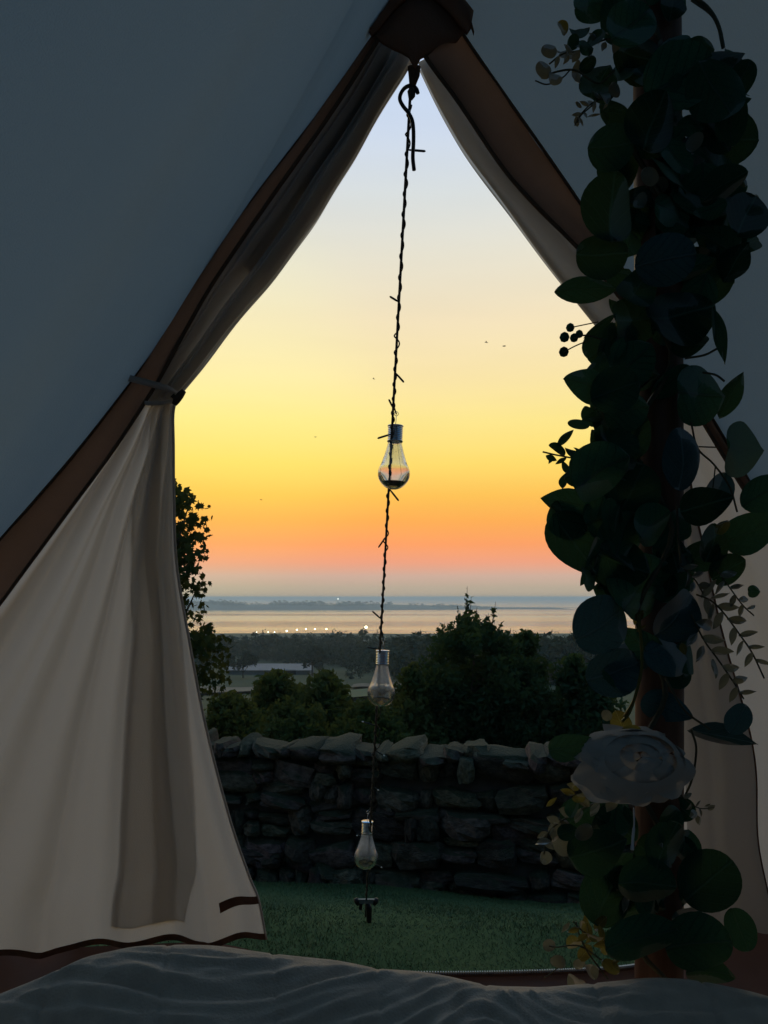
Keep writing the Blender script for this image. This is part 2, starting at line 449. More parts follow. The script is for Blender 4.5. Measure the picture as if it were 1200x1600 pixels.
m, t, o = new_mat("standing_rain_water")
g = t.nodes.new("ShaderNodeBsdfGlass"); g.inputs["IOR"].default_value = 1.33; g.inputs["Color"].default_value = (0.35, 0.36, 0.34, 1)
t.links.new(g.outputs[0], o.inputs["Surface"])
M_pool = m

# lawn and open country: green near, mixed fields further away
m, t, o = new_mat("country_ground")
p = t.nodes.new("ShaderNodeBsdfPrincipled"); p.inputs["Roughness"].default_value = 0.95; p.inputs["Specular IOR Level"].default_value = 0.15
c_near, f_near, _ = noise_color(t, (0.040, 0.075, 0.026), (0.068, 0.10, 0.034), 2.2, coords='Object')
c_far, f_far, _ = noise_color(t, (0.035, 0.055, 0.03), (0.075, 0.095, 0.05), 0.012, coords='Object', stretch=(0.5, 1.6, 1))
geo = t.nodes.new("ShaderNodeNewGeometry"); sx = t.nodes.new("ShaderNodeSeparateXYZ"); t.links.new(geo.outputs["Position"], sx.inputs[0])
mrn = t.nodes.new("ShaderNodeMapRange"); mrn.inputs["From Min"].default_value = 8; mrn.inputs["From Max"].default_value = 30
t.links.new(sx.outputs["Y"], mrn.inputs["Value"])
mxn = t.nodes.new("ShaderNodeMix"); mxn.data_type = 'RGBA'
t.links.new(mrn.outputs[0], mxn.inputs["Factor"]); t.links.new(c_near, mxn.inputs["A"]); t.links.new(c_far, mxn.inputs["B"])
t.links.new(mxn.outputs["Result"], p.inputs["Base Color"])
t.links.new(bump(t, f_near, 0.4, 0.03), p.inputs["Normal"])
t.links.new(p.outputs[0], o.inputs["Surface"])
M_ground = m

# sea
m, t, o = new_mat("sea_water")
gl_ = t.nodes.new("ShaderNodeBsdfGlossy"); gl_.inputs["Color"].default_value = (0.95, 0.95, 0.95, 1)
df_ = t.nodes.new("ShaderNodeBsdfDiffuse"); df_.inputs["Color"].default_value = (0.05, 0.07, 0.08, 1)
_, f1, _ = noise_color(t, (0, 0, 0), (1, 1, 1), 0.0045, detail=5, stretch=(0.10, 1, 1))
mrr = t.nodes.new("ShaderNodeMapRange"); mrr.inputs["From Min"].default_value = 0.38; mrr.inputs["From Max"].default_value = 0.62
mrr.inputs["To Min"].default_value = 0.06; mrr.inputs["To Max"].default_value = 0.26
t.links.new(f1, mrr.inputs["Value"]); t.links.new(mrr.outputs[0], gl_.inputs["Roughness"])
_, f2, _ = noise_color(t, (0, 0, 0), (1, 1, 1), 0.05, detail=4, stretch=(0.5, 1, 1))
t.links.new(bump(t, f2, 0.5, 4.0), gl_.inputs["Normal"])
mw_ = t.nodes.new("ShaderNodeMixShader"); mw_.inputs[0].default_value = 0.90
t.links.new(df_.outputs[0], mw_.inputs[1]); t.links.new(gl_.outputs[0], mw_.inputs[2])
t.links.new(mw_.outputs[0], o.inputs["Surface"])
M_sea = m

# ================================================================ terrain
PROF = [(-60, 0.3), (-6, 0.0), (2.5, -0.02), (3.0, -0.035), (3.3, -0.085), (4.9, -0.52), (6.0, -0.60), (9, -1.15), (14, -2.0), (22, -3.6), (60, -8.2), (150, -16.2), (300, -25.2),
        (600, -34.2), (860, -38.3), (905, -39.6), (960, -43)]
PY_, PZ_ = [a for a, b in PROF], [b for a, b in PROF]
def gz(x, y):
    z = float(np.interp(y, PY_, PZ_))
    if y > 25:
        k = min(1, (y - 25) / 120) * (1 - 0.85 * sst((y - 380) / 320))
        z += k * 1.6 * math.sin(x * 0.013 + y * 0.004) + k * 0.8 * math.sin(x * 0.031 - y * 0.011 + 1)
    elif y > 2.4:
        z += 0.018 * math.sin(x * 1.7 + y * 1.1) * min(1, (y - 2.4)) - 0.12 * sst((x + 0.2) / 1.3) * sst((y - 2.9) / 1.7) * (1 - sst((y - 6) / 4))
    return z
ys = np.concatenate([np.linspace(-60, -6, 6), np.linspace(-5, 2.4, 8), np.linspace(2.5, 6, 30), np.geomspace(6.4, 960, 70)])
us = np.linspace(-1, 1, 81)
V = []
for y in ys:
    half = max(60, abs(y) * 1.6)
    for u in us:
        x = math.copysign(abs(u) ** 2.0, u) * half
        V.append((x, y, gz(x, y)))
ground = mesh("ground", V, grid_faces(len(ys), len(us)), M_ground, None, True)
tag(ground, "green lawn sloping down into a wide dusky valley", kind="structure")

sea = mesh("sea", [(-17000, 880, -40), (17000, 880, -40), (17000, 30000, -40), (-17000, 30000, -40)], [(0, 1, 2, 3)], M_sea)
tag(sea, "calm pale sea reflecting the evening sky", kind="structure")

# headland across the water: low land that tapers off to the right
def head_h(x):
    k = sst((620 - x) / 900)
    return (2.0 + 17.0 * k) * (1 + 0.18 * math.sin(x * 0.006) + 0.10 * math.sin(x * 0.021 + 2))
hx = np.linspace(-2600, 640, 110)
V = []
for x in hx:
    h = head_h(x)
    y0 = 2480 + 60 * math.sin(x * 0.004) + 160 * sst((x + 300) / 900) + (120 if x < -250 else 0) * 0
    for y, z in ((y0, -40.6), (y0 + 30, -39.2), (y0 + 130, -40 + h * 0.55), (y0 + 300, -40 + h), (y0 + 520, -40.6)):
        V.append((x, y, z))
head = mesh("headland", V, grid_faces(len(hx), 5), M_head, None, True)
tag(head, "low dark headland lying across the bay", kind="structure")
def bank(x0, x1, y0, y1):
    n = 24
    V = []
    for i in range(n):
        s = i / (n - 1)
        x = x0 + (x1 - x0) * s
        wv = math.sin(math.pi * s) ** 0.6 * (1 + 0.25 * math.sin(s * 17 + x0))
        c = (y0 + y1) / 2 + 14 * math.sin(s * 9)
        hw = (y1 - y0) / 2 * wv
        V += [(x, c - hw, -40.15), (x, c, -39.6), (x, c + hw, -40.15)]
    return V, grid_faces(n, 3)
for (x0, x1, y0, y1, lb) in ((420, 1150, 3080, 3260, "long low mud bank in the bay right of the headland"), (-420, -40, 2240, 2290, "thin mud bank in the water below the headland"),
                             (760, 1500, 2200, 2260, "narrow nearer mud bank at the right of the bay")):
    v, f = bank(x0, x1, y0, y1)
    tag(mesh("sandbank", v, f, M_mud, None, True), lb, kind="structure")

# fields in the valley
def field(name, x0, x1, y0, y1, mat, label):
    nx, ny = 16, 8
    V = []
    for j in range(ny):
        for i in range(nx):
            x = x0 + (x1 - x0) * i / (nx - 1); y = y0 + (y1 - y0) * j / (ny - 1) + 3 * math.sin(i * 0.8)
            V.append((x, y, gz(x, y) + 0.5))
    return tag(mesh(name, V, grid_faces(ny, nx), mat, None, True), label, kind="structure")
field("field", -40, -10, 136, 160, M_stubble, "pale stubble field at the left behind the bushes")
field("field", -6, 6, 142, 158, M_stubble, "small pale stubble field behind the middle of the valley")
field("field", -12, 4, 92, 128, M_pasture, "dim green pasture below the pale field")
field("field", -150, -60, 420, 455, M_pasture, "far green meadow between the dark woods")
field("field", -90, 20, 620, 655, M_stubble, "far pale field between the dark woods")
field("field", 60, 160, 380, 405, M_pasture, "far green meadow at the right between the woods")

# ================================================================ foliage
def leaf_cloud(centers, radii, n, size, seed, fold=True, aspect=1.5, spread=1.0, flat=0.0):
    """n small folded leaves scattered through clumps; centers (k,3), radii (k,)"""
    g = np.random.default_rng(seed)
    k = len(centers)
    wts = np.asarray(radii) ** 2; wts = wts / wts.sum()
    idx = g.choice(k, n, p=wts)
    d = g.normal(size=(n, 3)); d /= np.linalg.norm(d, axis=1, keepdims=True)
    r = g.random(n) ** 0.45
    c = np.asarray(centers)[idx] + d * (r * np.asarray(radii)[idx])[:, None] * spread
    a = g.normal(size=(n, 3)); a[:, 2] *= (1 - flat); a /= np.linalg.norm(a, axis=1, keepdims=True)
    b = np.cross(a, g.normal(size=(n, 3))); b /= np.linalg.norm(b, axis=1, keepdims=True)
    nn = np.cross(a, b)
    s = size * (0.6 + 0.8 * g.random(n))[:, None]
    tip, base = c + a * s * 0.5 * aspect, c - a * s * 0.5 * aspect
    l, rr = c + b * s * 0.36 + nn * s * 0.12, c - b * s * 0.36 + nn * s * 0.12
    v = np.stack([base, l, tip, rr], 1).reshape(-1, 3)
    i = np.arange(n) * 4
    f = np.concatenate([np.stack([i, i + 1, i + 2], 1), np.stack([i, i + 2, i + 3], 1)])
    return v, f
def maple_cloud(centers, radii, n, size, seed):
    g = np.random.default_rng(seed)
    ang = np.array([90, 68, 50, 20, 5, -40, -90, 220, 175, 160, 130, 112]) * math.pi / 180
    rad = np.array([1.0, 0.5, 0.85, 0.45, 0.75, 0.38, 0.45, 0.38, 0.75, 0.45, 0.85, 0.5])
    wts = np.asarray(radii) ** 2; wts = wts / wts.sum()
    idx = g.choice(len(centers), n, p=wts)
    d = g.normal(size=(n, 3)); d /= np.linalg.norm(d, axis=1, keepdims=True)
    c = np.asarray(centers)[idx] + d * (g.random(n) ** 0.45 * np.asarray(radii)[idx])[:, None]
    a = g.normal(size=(n, 3)) * 0.7 + np.array([0, 0, -0.8]); a /= np.linalg.norm(a, axis=1, keepdims=True)
    b = np.cross(a, g.normal(size=(n, 3))); b /= np.linalg.norm(b, axis=1, keepdims=True)
    s = size * (0.6 + 0.7 * g.random(n))
    ring = c[:, None, :] + (a[:, None, :] * (np.sin(ang) * rad)[None, :, None] + b[:, None, :] * (np.cos(ang) * rad)[None, :, None]) * s[:, None, None]
    v = np.concatenate([c[:, None, :], ring], 1).reshape(-1, 3)
    i = np.arange(n) * 13
    f = np.concatenate([np.stack([i, i + 1 + q, i + 1 + (q + 1) % 12], 1) for q in range(12)])
    return v, f
def clumps(profile, Y, k, seed, depth, rmin, rmax):
    """clump centres inside an outline: profile is a list of (py, px_left, px_right) rows"""
    g = np.random.default_rng(seed)
    py = [q[0] for q in profile]
    C, Rr = [], []
    lo, hi = py[0], py[-1]
    for _ in range(k):
        y = lo + (hi - lo) * g.random() ** 0.9
        l, r = np.interp(y, py, [q[1] for q in profile]), np.interp(y, py, [q[2] for q in profile])
        wpx = (r - l) / 2
        rad = min(rmin + (rmax - rmin) * g.random(), max(0.05, wpx * Y / F * 0.8))
        rp = rad / Y * F * 0.8
        x = (l + r) / 2 + (wpx - min(rp, wpx * 0.9)) * (2 * g.random() - 1)
        yy = Y + depth * (g.random() - 0.5) * min(1, wpx / 60)
        C.append(at(x, y, Y) + Vector((0, yy - Y, 0)))
        Rr.append(rad)
    return np.array([tuple(c) for c in C]), np.array(Rr)
def limbs(base, top, C, n, r0, seed):
    g = np.random.default_rng(seed)
    base, top = Vector(base), Vector(top)
    P = [base + (top - base) * s + Vector((0.05 * math.sin(s * 7 + seed), 0.05 * math.cos(s * 5 + seed), 0)) for s in np.linspace(0, 1, 9)]
    geos = [tube_geo(P, [r0 * (1 - 0.85 * s) for s in np.linspace(0, 1, 9)], 7)]
    for i in g.choice(len(C), min(n, len(C)), replace=False):
        c = Vector(C[i])
        s = g.uniform(0.2, 0.85)
        a = base + (top - base) * s
        if c.z < a.z: a.z = max(base.z + 0.1, c.z - 0.2 * (c - a).length)
        mid = a.lerp(c, 0.5) + Vector((0, 0, 0.08 * (c - a).length))
        geos.append(tube_geo([a, mid, c], [r0 * 0.38, r0 * 0.22, r0 * 0.07], 5))
    return merge(*geos)
def tree(name, label, cat, profile, Y, px_trunk, k, n, leaf, seed, mat, depth, rmin, rmax, r0=0.05, maple=False, group=None, twigs=()):
    bx = (px_trunk - 600) / F * Y
    root = empty(name, (bx, Y, gz(bx, Y) - 0.03), label, cat, group)
    C, Rr = clumps(profile, Y, k, seed, depth, rmin, rmax)
    v, f = (maple_cloud if maple else leaf_cloud)(C, Rr, n, leaf, seed + 1)
    tg_ = []
    for (x1, y1, x0, y0, nl) in twigs:       # long feathery shoots that stand out of the crown
        g_ = np.random.default_rng(int(x1 * 3 + y1))
        a_, b_ = at(x0, y0, Y), at(x1, y1, Y)
        dz_ = g_.uniform(-0.25, 0.25)
        a_.y += dz_; b_.y += dz_
        ss = g_.random(nl)
        C2 = np.array([tuple(a_.lerp(b_, q)) for q in ss])
        v2, f2 = leaf_cloud(C2, 0.045 * (1.3 - ss), nl * 2, leaf * 0.9, int(x1), aspect=1.9)
        f = np.concatenate([f, f2 + len(v)]); v = np.concatenate([v, v2])
        tg_.append(tube_geo([a_, a_.lerp(b_, 0.5), b_], [0.008, 0.005, 0.002], 5))
    keep(fast_mesh("crown", v, f, mat), root)
    topp = at(px_trunk, profile[0][0] + 25, Y)
    v, f = limbs((bx, Y, gz(bx, Y) - 0.03), topp, C, 26, r0, seed)
    v, f = merge((v, f), *tg_)
    keep(mesh("trunk", v, f, M_bark, None, True), root)
    return root

tree("maple_tree", "leafy maple tree half hidden behind the tied-back left door flap", "tree",
     [(762, 230, 306), (800, 220, 322), (850, 210, 332), (895, 200, 342), (935, 200, 312), (960, 200, 330), (985, 195, 356), (1030, 200, 370), (1065, 200, 350), (1095, 200, 310)],
     9.0, 232, 110, 3600, 0.060, 11, M_maple, 1.4, 0.12, 0.26, 0.09, True)
tree("young_tree", "tall dark bushy young tree with a feathery top behind the stone wall", "tree",
     [(978, 700, 768), (1000, 676, 800), (1040, 652, 840), (1090, 640, 862), (1150, 640, 862), (1215, 660, 850)],
     9.5, 735, 230, 24000, 0.048, 21, M_bush, 1.5, 0.10, 0.24, 0.06,
     twigs=[(731, 916, 728, 990, 46), (745, 948, 738, 1000, 40), (716, 948, 722, 1000, 36), (760, 958, 750, 1000, 34), (773, 940, 765, 990, 22), (704, 974, 712, 1010, 30), (694, 988, 705, 1020, 26), (782, 972, 775, 1010, 28), (772, 966, 762, 1005, 24),
            (674, 1008, 690, 1040, 26), (800, 986, 792, 1030, 26), (668, 1028, 690, 1060, 26), (812, 1004, 800, 1040, 26), (727, 936, 727, 1000, 50), (738, 932, 733, 1000, 40), (655, 1050, 680, 1080, 26), (648, 1075, 670, 1100, 26), (838, 1020, 815, 1060, 24)])
tree("shrub", "small dark shrub to the right of the tall young tree", "shrub",
     [(985, 812, 832), (1000, 804, 840), (1020, 796, 850), (1060, 786, 866), (1130, 780, 880), (1215, 790, 880)],
     9.8, 822, 100, 8000, 0.055, 31, M_bush, 1.0, 0.07, 0.24, 0.04)
tree("shrub", "dark shrub partly hidden by the leaf garland, beyond the wall", "shrub",
     [(1022, 888, 900), (1050, 872, 930), (1090, 860, 960), (1150, 855, 980), (1215, 860, 980)],
     9.2, 905, 90, 8000, 0.055, 41, M_bush, 1.0, 0.07, 0.26, 0.04)
tree("shrub", "loose olive shrub at the left foot of the tall young tree", "shrub",
     [(1040, 640, 652), (1065, 618, 668), (1100, 596, 690), (1150, 585, 700), (1215, 590, 700)],
     9.0, 643, 90, 7500, 0.050, 51, M_shrub, 1.0, 0.07, 0.22, 0.04)
tree("shrub", "wide rounded green bush left of the middle bulb, behind the wall", "shrub",
     [(1056, 416, 440), (1075, 398, 470), (1100, 380, 500), (1140, 370, 520), (1190, 380, 520)],
     13.0, 435, 90, 8000, 0.085, 61, M_shrub, 1.6, 0.14, 0.36, 0.05)
tree("shrub", "rounded green bush just left of the second bulb", "shrub",
     [(1054, 498, 520), (1075, 476, 540), (1105, 462, 556), (1145, 455, 570), (1190, 460, 570)],
     12.5, 510, 90, 7500, 0.085, 71, M_shrub, 1.6, 0.14, 0.34, 0.05)
tree("shrub", "low scrubby bush beside the left door flap above the wall", "shrub",
     [(1092, 340, 372), (1112, 318, 400), (1140, 310, 420), (1190, 310, 420)],
     10.5, 360, 70, 6500, 0.06, 81, M_shrub, 1.2, 0.10, 0.24, 0.04)
tree("shrub", "low tangled bush below the middle bulb on top of the wall", "shrub",
     [(1106, 560, 590), (1125, 520, 630), (1155, 505, 650), (1195, 510, 650)],
     8.2, 575, 80, 6500, 0.045, 91, M_shrub, 0.9, 0.07, 0.18, 0.03)
tree("shrub", "low brownish bush on the wall between the green bushes and the bulb", "shrub",
     [(1108, 430, 470), (1128, 400, 520), (1160, 390, 540), (1195, 400, 530)],
     8.6, 460, 80, 6500, 0.045, 95, M_shrub, 0.9, 0.07, 0.18, 0.03)

# far woods: one mass of crowns that nobody could count
def far_tree_template(seed, nq=90):
    g = np.random.default_rng(seed)
    C = g.normal(size=(9, 3)) * np.array([0.34, 0.34, 0.22]) + np.array([0, 0, 0.58])
    v, f = leaf_cloud(C, np.full(9, 0.30), nq, 0.22, seed, aspect=1.2)
    v[:, 2] = np.clip(v[:, 2], 0.0, None)
    return v, f
TPL = [far_tree_template(200 + i) for i in range(5)]
def near_tree_template(seed):
    g = np.random.default_rng(seed)
    C = g.normal(size=(16, 3)) * np.array([0.30, 0.30, 0.20]) + np.array([0, 0, 0.55])
    v, f = leaf_cloud(C, np.full(16, 0.20), 420, 0.085, seed, aspect=1.3)
    v[:, 2] = np.clip(v[:, 2], 0.0, None)
    return v, f
TPN = [near_tree_template(300 + i) for i in range(5)]
def wood(name, spots, mat, label):
    VV, FF, o = [], [], 0
    for (x, y, z, h, wd, k) in spots:
        v, f = (TPN if y < 330 else TPL)[k % 5]
        VV.append(v * np.array([wd * 1.15, wd, h]) + np.array([x, y, z]))
        FF.append(f + o); o += len(v)
    ob = fast_mesh(name, np.concatenate(VV), np.concatenate(FF), mat)
    return tag(ob, label, kind="stuff")
g = np.random.default_rng(5)
spots = []
while len(spots) < 2600:
    y = 130 * math.exp(g.random() * math.log(885 / 130))
    x = (g.random() * 2 - 1) * 0.62 * y
    m_ = mnoise.noise(Vector((x * 0.011, y * 0.006, 3.7)))
    if m_ < -0.08 and g.random() < 0.93: continue
    if -44 < x < -12 and 120 < y < 262: continue
    if -14 < x < 8 and 90 < y < 162: continue
    if (-150 < x < -60 and 412 < y < 460) or (-90 < x < 20 and 612 < y < 660): continue
    h = (5.0 + 6.0 * g.random()) * (1.0 - 0.62 * sst((y - 250) / 450))
    if (1.2 - gz(x, y)) - 0.050 * y < 2.2: continue
    h = max(1.5, min(h, (1.2 - gz(x, y)) - 0.048 * y * g.uniform(1.0, 1.25)))
    spots.append((x, y, gz(x, y) - 0.4, h, h * (0.75 + 0.4 * g.random()), int(g.integers(5))))
wood("woodland", spots, M_wood_far, "dark hazy woods filling the valley down to the shore")
spots = []
for _ in range(620):
    x = -1700 + 2180 * g.random()
    if mnoise.noise(Vector((x * 0.006, 0, 9.1))) < -0.15 and g.random() < 0.8: continue
    k = sst((560 - x) / 800)
    y = 2560 + 260 * g.random() + 160 * sst((x + 300) / 900)
    h = (5 + 9 * g.random()) * (0.35 + 0.65 * k)
    spots.append((x, y, -40 + head_h(x) * 0.75, h, h * (1.0 + 0.6 * g.random()), int(g.integers(5))))
wood("headland_woods", spots, M_wood_far, "low dark tree line along the crest of the headland")
for (px, Y, h, lb) in ((380, 205, 7.5, "single round tree beside the long pale farm shed"), (488, 215, 9, "round tree at the right end of the long pale shed"),
                       (345, 300, 11, "hazy round tree behind the pale shed at the left")):
    bx = (px - 600) / F * Y
    root = empty("field_tree", (bx, Y, gz(bx, Y)), lb, "tree")
    g2 = np.random.default_rng(int(px))
    C = g2.normal(size=(14, 3)) * np.array([0.26, 0.26, 0.18]) * h + np.array([0, 0, 0.6 * h])
    v, f = leaf_cloud(C, np.full(14, 0.17 * h), 700, 0.09 * h, int(px))
    fast_mesh("crown", v, f, M_wood_far, root)
    v, f = limbs((0, 0, -0.3), (0, 0, 0.7 * h), C, 6, 0.03 * h, 3)
    mesh("trunk", v, f, M_bark, root, True)

# long farm shed
shx, shy = -32.0, 228.0
shed = empty("farm_shed", (shx, shy, gz(shx, shy)), "long pale blue-grey farm shed among the trees in the valley", "shed")
wl, wd_, eh, rh = 23.0, 13.0, 1.5, 2.6
v = [(-wl / 2, -wd_ / 2, -2), (wl / 2, -wd_ / 2, -2), (wl / 2, wd_ / 2, -2), (-wl / 2, wd_ / 2, -2), (-wl / 2, -wd_ / 2, eh), (wl / 2, -wd_ / 2, eh), (wl / 2, wd_ / 2, eh), (-wl / 2, wd_ / 2, eh), (-wl / 2, 0, rh), (wl / 2, 0, rh)]
mesh("wall", v, [(0, 1, 5, 4), (1, 2, 6, 9, 5), (2, 3, 7, 6), (3, 0, 4, 8, 7)], pmat("shed_wall", (0.16, 0.18, 0.2), (0.2, 0.22, 0.25), 0.3, 0.7, 0), shed)
e = 0.5
for s in (-1, 1):
    vv = [(-wl / 2 - e, s * (wd_ / 2 + e), eh - 0.05), (wl / 2 + e, s * (wd_ / 2 + e), eh - 0.05), (wl / 2 + e, 0, rh + 0.15), (-wl / 2 - e, 0, rh + 0.15)]
    vv += [(a, b, c + 0.12) for a, b, c in vv]
    mesh("roof_slope", vv, [(0, 3, 2, 1), (4, 5, 6, 7), (0, 1, 5, 4), (1, 2, 6, 5), (2, 3, 7, 6), (3, 0, 4, 7)], M_shed, shed)
mesh("shed_door", *box_geo((6, -wd_ / 2 - 0.04, 0.4), (3.2, 0.06, 2.6)), M_dark, shed)

# lamps along the shore
lamps = [(401, 988, .55), (411, 988, .45), (419, 989, .6), (429, 989, .65), (448, 986, 1.0), (464, 984, .95), (478, 983, .95), (492, 983, .9), (510, 983, .95), (572, 980, 1.7)]
ordn = ["leftmost", "second", "third", "fourth", "fifth", "sixth", "seventh", "eighth", "ninth"]
for i, (px, py, r) in enumerate(lamps):
    Y = 866 + 3 * (i % 3)
    p_ = at(px, py, Y)
    bz = gz(p_.x, Y)
    lb = "brightest shore lamp, alone left of the bulb rope" if i == 9 else (("leftmost" if i == 0 else ordn[i] + " from the left") + " of the row of lit shore lamps")
    root = empty("street_lamp", (p_.x, Y, bz), lb, "lamp", "lit lamps along the shore")
    hgt = max(p_.z - bz, 1.5)
    tube("lamp_post", [(0, 0, -0.3), (0, 0, hgt * 0.6), (0, 0, hgt)], [0.12, 0.1, 0.08], M_dark, root, 6)
    v, f = lathe_geo([(0.001, hgt - r * 0.8), (r * 0.6, hgt - r * 0.55), (r * 0.8, hgt), (r * 0.55, hgt + r * 0.6), (0.001, hgt + r * 0.8)], 10)
    mesh("lantern", v, f, M_lampw if i < 5 else M_lamp, root, True)
p_ = at(528, 936, 3300)
root = empty("beacon_lamp", (p_.x, 3300, -40), "tiny pale beacon light beyond the headland", "lamp")
tube("lamp_post", [(0, 0, 0), (0, 0, 16), (0, 0, p_.z + 40)], [1.0, 0.8, 0.6], M_dark, root, 6)
v, f = lathe_geo([(0.01, -1.8), (1.6, -1.2), (2.2, 0), (1.6, 1.2), (0.01, 1.8)], 10)
mesh("lantern", [(a, b, c + p_.z + 40) for a, b, c in v], f, M_lampw, root, True)

# ================================================================ stone wall
WA, WB = Vector((-3.1, 5.35, 0)), Vector((3.3, 4.20, 0))
wdir = (WB - WA).normalized(); wnor = Vector((wdir.y, -wdir.x, 0))     # towards the camera
wlen = (WB - WA).length
ang = math.atan2(wdir.y, wdir.x)
wall = empty("stone_wall", (WA + WB) / 2 + Vector((0, 0, -0.52)), "rough dry stone wall of rounded field stones across the lawn", "wall")
def wpt(s, z, out_=0.0):
    return WA + wdir * s + wnor * out_ + Vector((0, 0, z))
def stone_mesh(seed):
    bm = bmesh.new()
    bmesh.ops.create_cube(bm, size=1.0)
    bmesh.ops.subdivide_edges(bm, edges=bm.edges[:], cuts=2, use_grid_fill=True)
    for v in bm.verts:
        c = v.co.copy()
        pw = 3.4 + (seed % 5) * 1.3
        n = (abs(c.x) ** pw + abs(c.y) ** pw + abs(c.z) ** pw) ** (1 / pw)
        c = c * (0.5 / n)
        c += mnoise.noise_vector(c * 2.1 + Vector((seed * 9.7, seed * 3.3, 0))) * 0.19
        c.z *= 1 + 0.25 * c.x * math.sin(seed * 2.3)
        v.co = c
    me = bpy.data.meshes.new("stone")
    bm.to_mesh(me); bm.free()
    me.polygons.foreach_set("use_smooth", [seed % 3 == 0] * len(me.polygons))
    me.materials.append(M_stone)
    return me
SM = [stone_mesh(i + 1) for i in range(14)]
gs = np.random.default_rng(12)
wz0, wz1 = -0.68, 0.24
def put_stone(s, z, w_, h, d, out_, tilt):
    o = bpy.data.objects.new("stone", SM[int(gs.integers(14))])
    o.location = wpt(s, z, out_)
    o.scale = (w_, d, h)
    o.rotation_euler = (gs.uniform(-.10, .10), tilt, ang + gs.uniform(-.12, .12))
    COL.objects.link(o)
    keep(o, wall)
z = wz0
row = 0
while z < wz1:
    h = gs.uniform(0.065, 0.145)
    s = 1.15 + gs.uniform(-0.15, 0)
    while s < wlen - 1.0:
        w_ = (0.08 + 0.27 * gs.random() ** 1.5) * (1.3 if h < 0.10 else 0.95)
        zz = z + 0.035 * math.sin(s * 2.3 + row * 1.7) + gs.uniform(-0.018, 0.018)
        if h > 0.13 and w_ < 0.26 and gs.random() < 0.40:
            put_stone(s + w_ / 2, zz + h * 0.26, w_ * 1.05, h * 0.56, 0.24, gs.uniform(-.015, .03), gs.uniform(-.1, .1))
            put_stone(s + w_ / 2, zz + h * 0.76, w_ * 1.02, h * 0.54, 0.24, gs.uniform(-.015, .03), gs.uniform(-.1, .1))
        else:
            put_stone(s + w_ / 2, zz + h / 2, w_ * 1.06, h * gs.uniform(1.0, 1.22), 0.26, gs.uniform(-.03, .045), gs.uniform(-.22, .22))
        s += w_
    z += h
    row += 1
s = 1.1
while s < wlen - 1.0:                      # cope stones
    w_ = 0.07 + 0.17 * gs.random() ** 1.3
    h = gs.uniform(0.04, 0.10)
    put_stone(s + w_ / 2, z + h * 0.35, w_ * 1.08, h * 1.2, gs.uniform(0.28, 0.40), gs.uniform(-.06, .03), gs.uniform(-.22, .22))
    s += w_ * 0.96
cv = []
for (s, zz, ou) in [(1.1, -0.9, 0.07), (wlen - 1, -0.9, 0.07), (wlen - 1, -0.9, -0.36), (1.1, -0.9, -0.36), (1.1, z - 0.03, 0.05), (wlen - 1, z - 0.03, 0.05), (wlen - 1, z - 0.03, -0.30), (1.1, z - 0.03, -0.30)]:
    cv.append(wpt(s, zz, ou))
keep(mesh("wall_core", cv, [(0, 1, 5, 4), (1, 2, 6, 5), (2, 3, 7, 6), (3, 0, 4, 7), (4, 5, 6, 7)], M_core), wall)

# short grass of the lawn
n = 110000
gx = rng.random(n); gy = 2.42 + (5.0 - 2.42) * rng.random(n) ** 1.15
X = (gx * 2 - 1) * 0.56 * gy
Z = np.array([gz(a, b) for a, b in zip(X, gy)])
hh = (0.005 + 0.008 * rng.random(n)) * (0.7 + 0.5 * np.sin(X * 3.1 + gy * 2.0) ** 2)
a = rng.random(n) * 2 * np.pi
wv = 0.0014 + 0.0014 * rng.random(n)
le = rng.normal(size=(n, 2)) * 0.010
v = np.stack([np.stack([X - np.cos(a) * wv, gy - np.sin(a) * wv, Z - 0.004], 1), np.stack([X + np.cos(a) * wv, gy + np.sin(a) * wv, Z - 0.004], 1),
              np.stack([X + le[:, 0], gy + le[:, 1], Z + hh], 1)], 1).reshape(-1, 3)
grass = fast_mesh("grass", v, np.arange(n * 3).reshape(-1, 3), M_grass)
tag(grass, "short mown grass blades on the lawn in front of the tent", kind="stuff")

# ================================================================ bell tent
PT = Vector((0.39, 1.15, 2.92))            # top of the centre pole
tent = empty("bell_tent", (0.2, 0.4, 0.0), "canvas bell tent seen from inside, its door tied open", "tent")
LO = [(652, -22), (612, 22), (575, 72), (530, 135), (480, 205), (430, 270), (380, 335), (340, 393), (300, 452), (258, 520), (215, 588), (130, 700), (60, 782), (0, 850), (-100, 968), (-345, 1253)]
LI = [(656, 0), (630, 30), (600, 64), (552, 140), (505, 210), (457, 277), (409, 345), (369, 403), (330, 462), (290, 532), (252, 602), (185, 705), (115, 800), (52, 885), (-40, 1005), (-275, 1280)]
RO = [(652, -22), (698, 24), (733, 78), (790, 160), (850, 245), (905, 325), (960, 410), (1005, 482), (1050, 560), (1120, 675), (1200, 810), (1300, 965), (1485, 1253)]
RI = [(650, 20), (652, 60), (660, 98), (715, 174), (784, 276), (840, 338), (903, 402), (945, 450), (985, 503), (1060, 615), (1140, 745), (1240, 900), (1420, 1200)]
edge = [dp(*p) for p in smooth_line(list(reversed(LO)) + RO[1:], 90)]
ring = [(1.95, 2.0), (2.6, 1.3), (2.9, 0.2), (2.6, -0.9), (1.6, -1.8), (0.1, -2.05), (-1.3, -1.75), (-2.2, -0.8), (-2.55, 0.3), (-2.35, 1.3), (-1.9, 2.0)]
ring3 = [Vector((a, b, 0.65)) for a, b in ring]
loop = edge + [Vector(p) for p in smooth_line([tuple(edge[-1])] + [tuple(r) for r in ring3] + [tuple(edge[0])], 80)[1:-1]]
nr, nc = 34, len(loop)
V = []
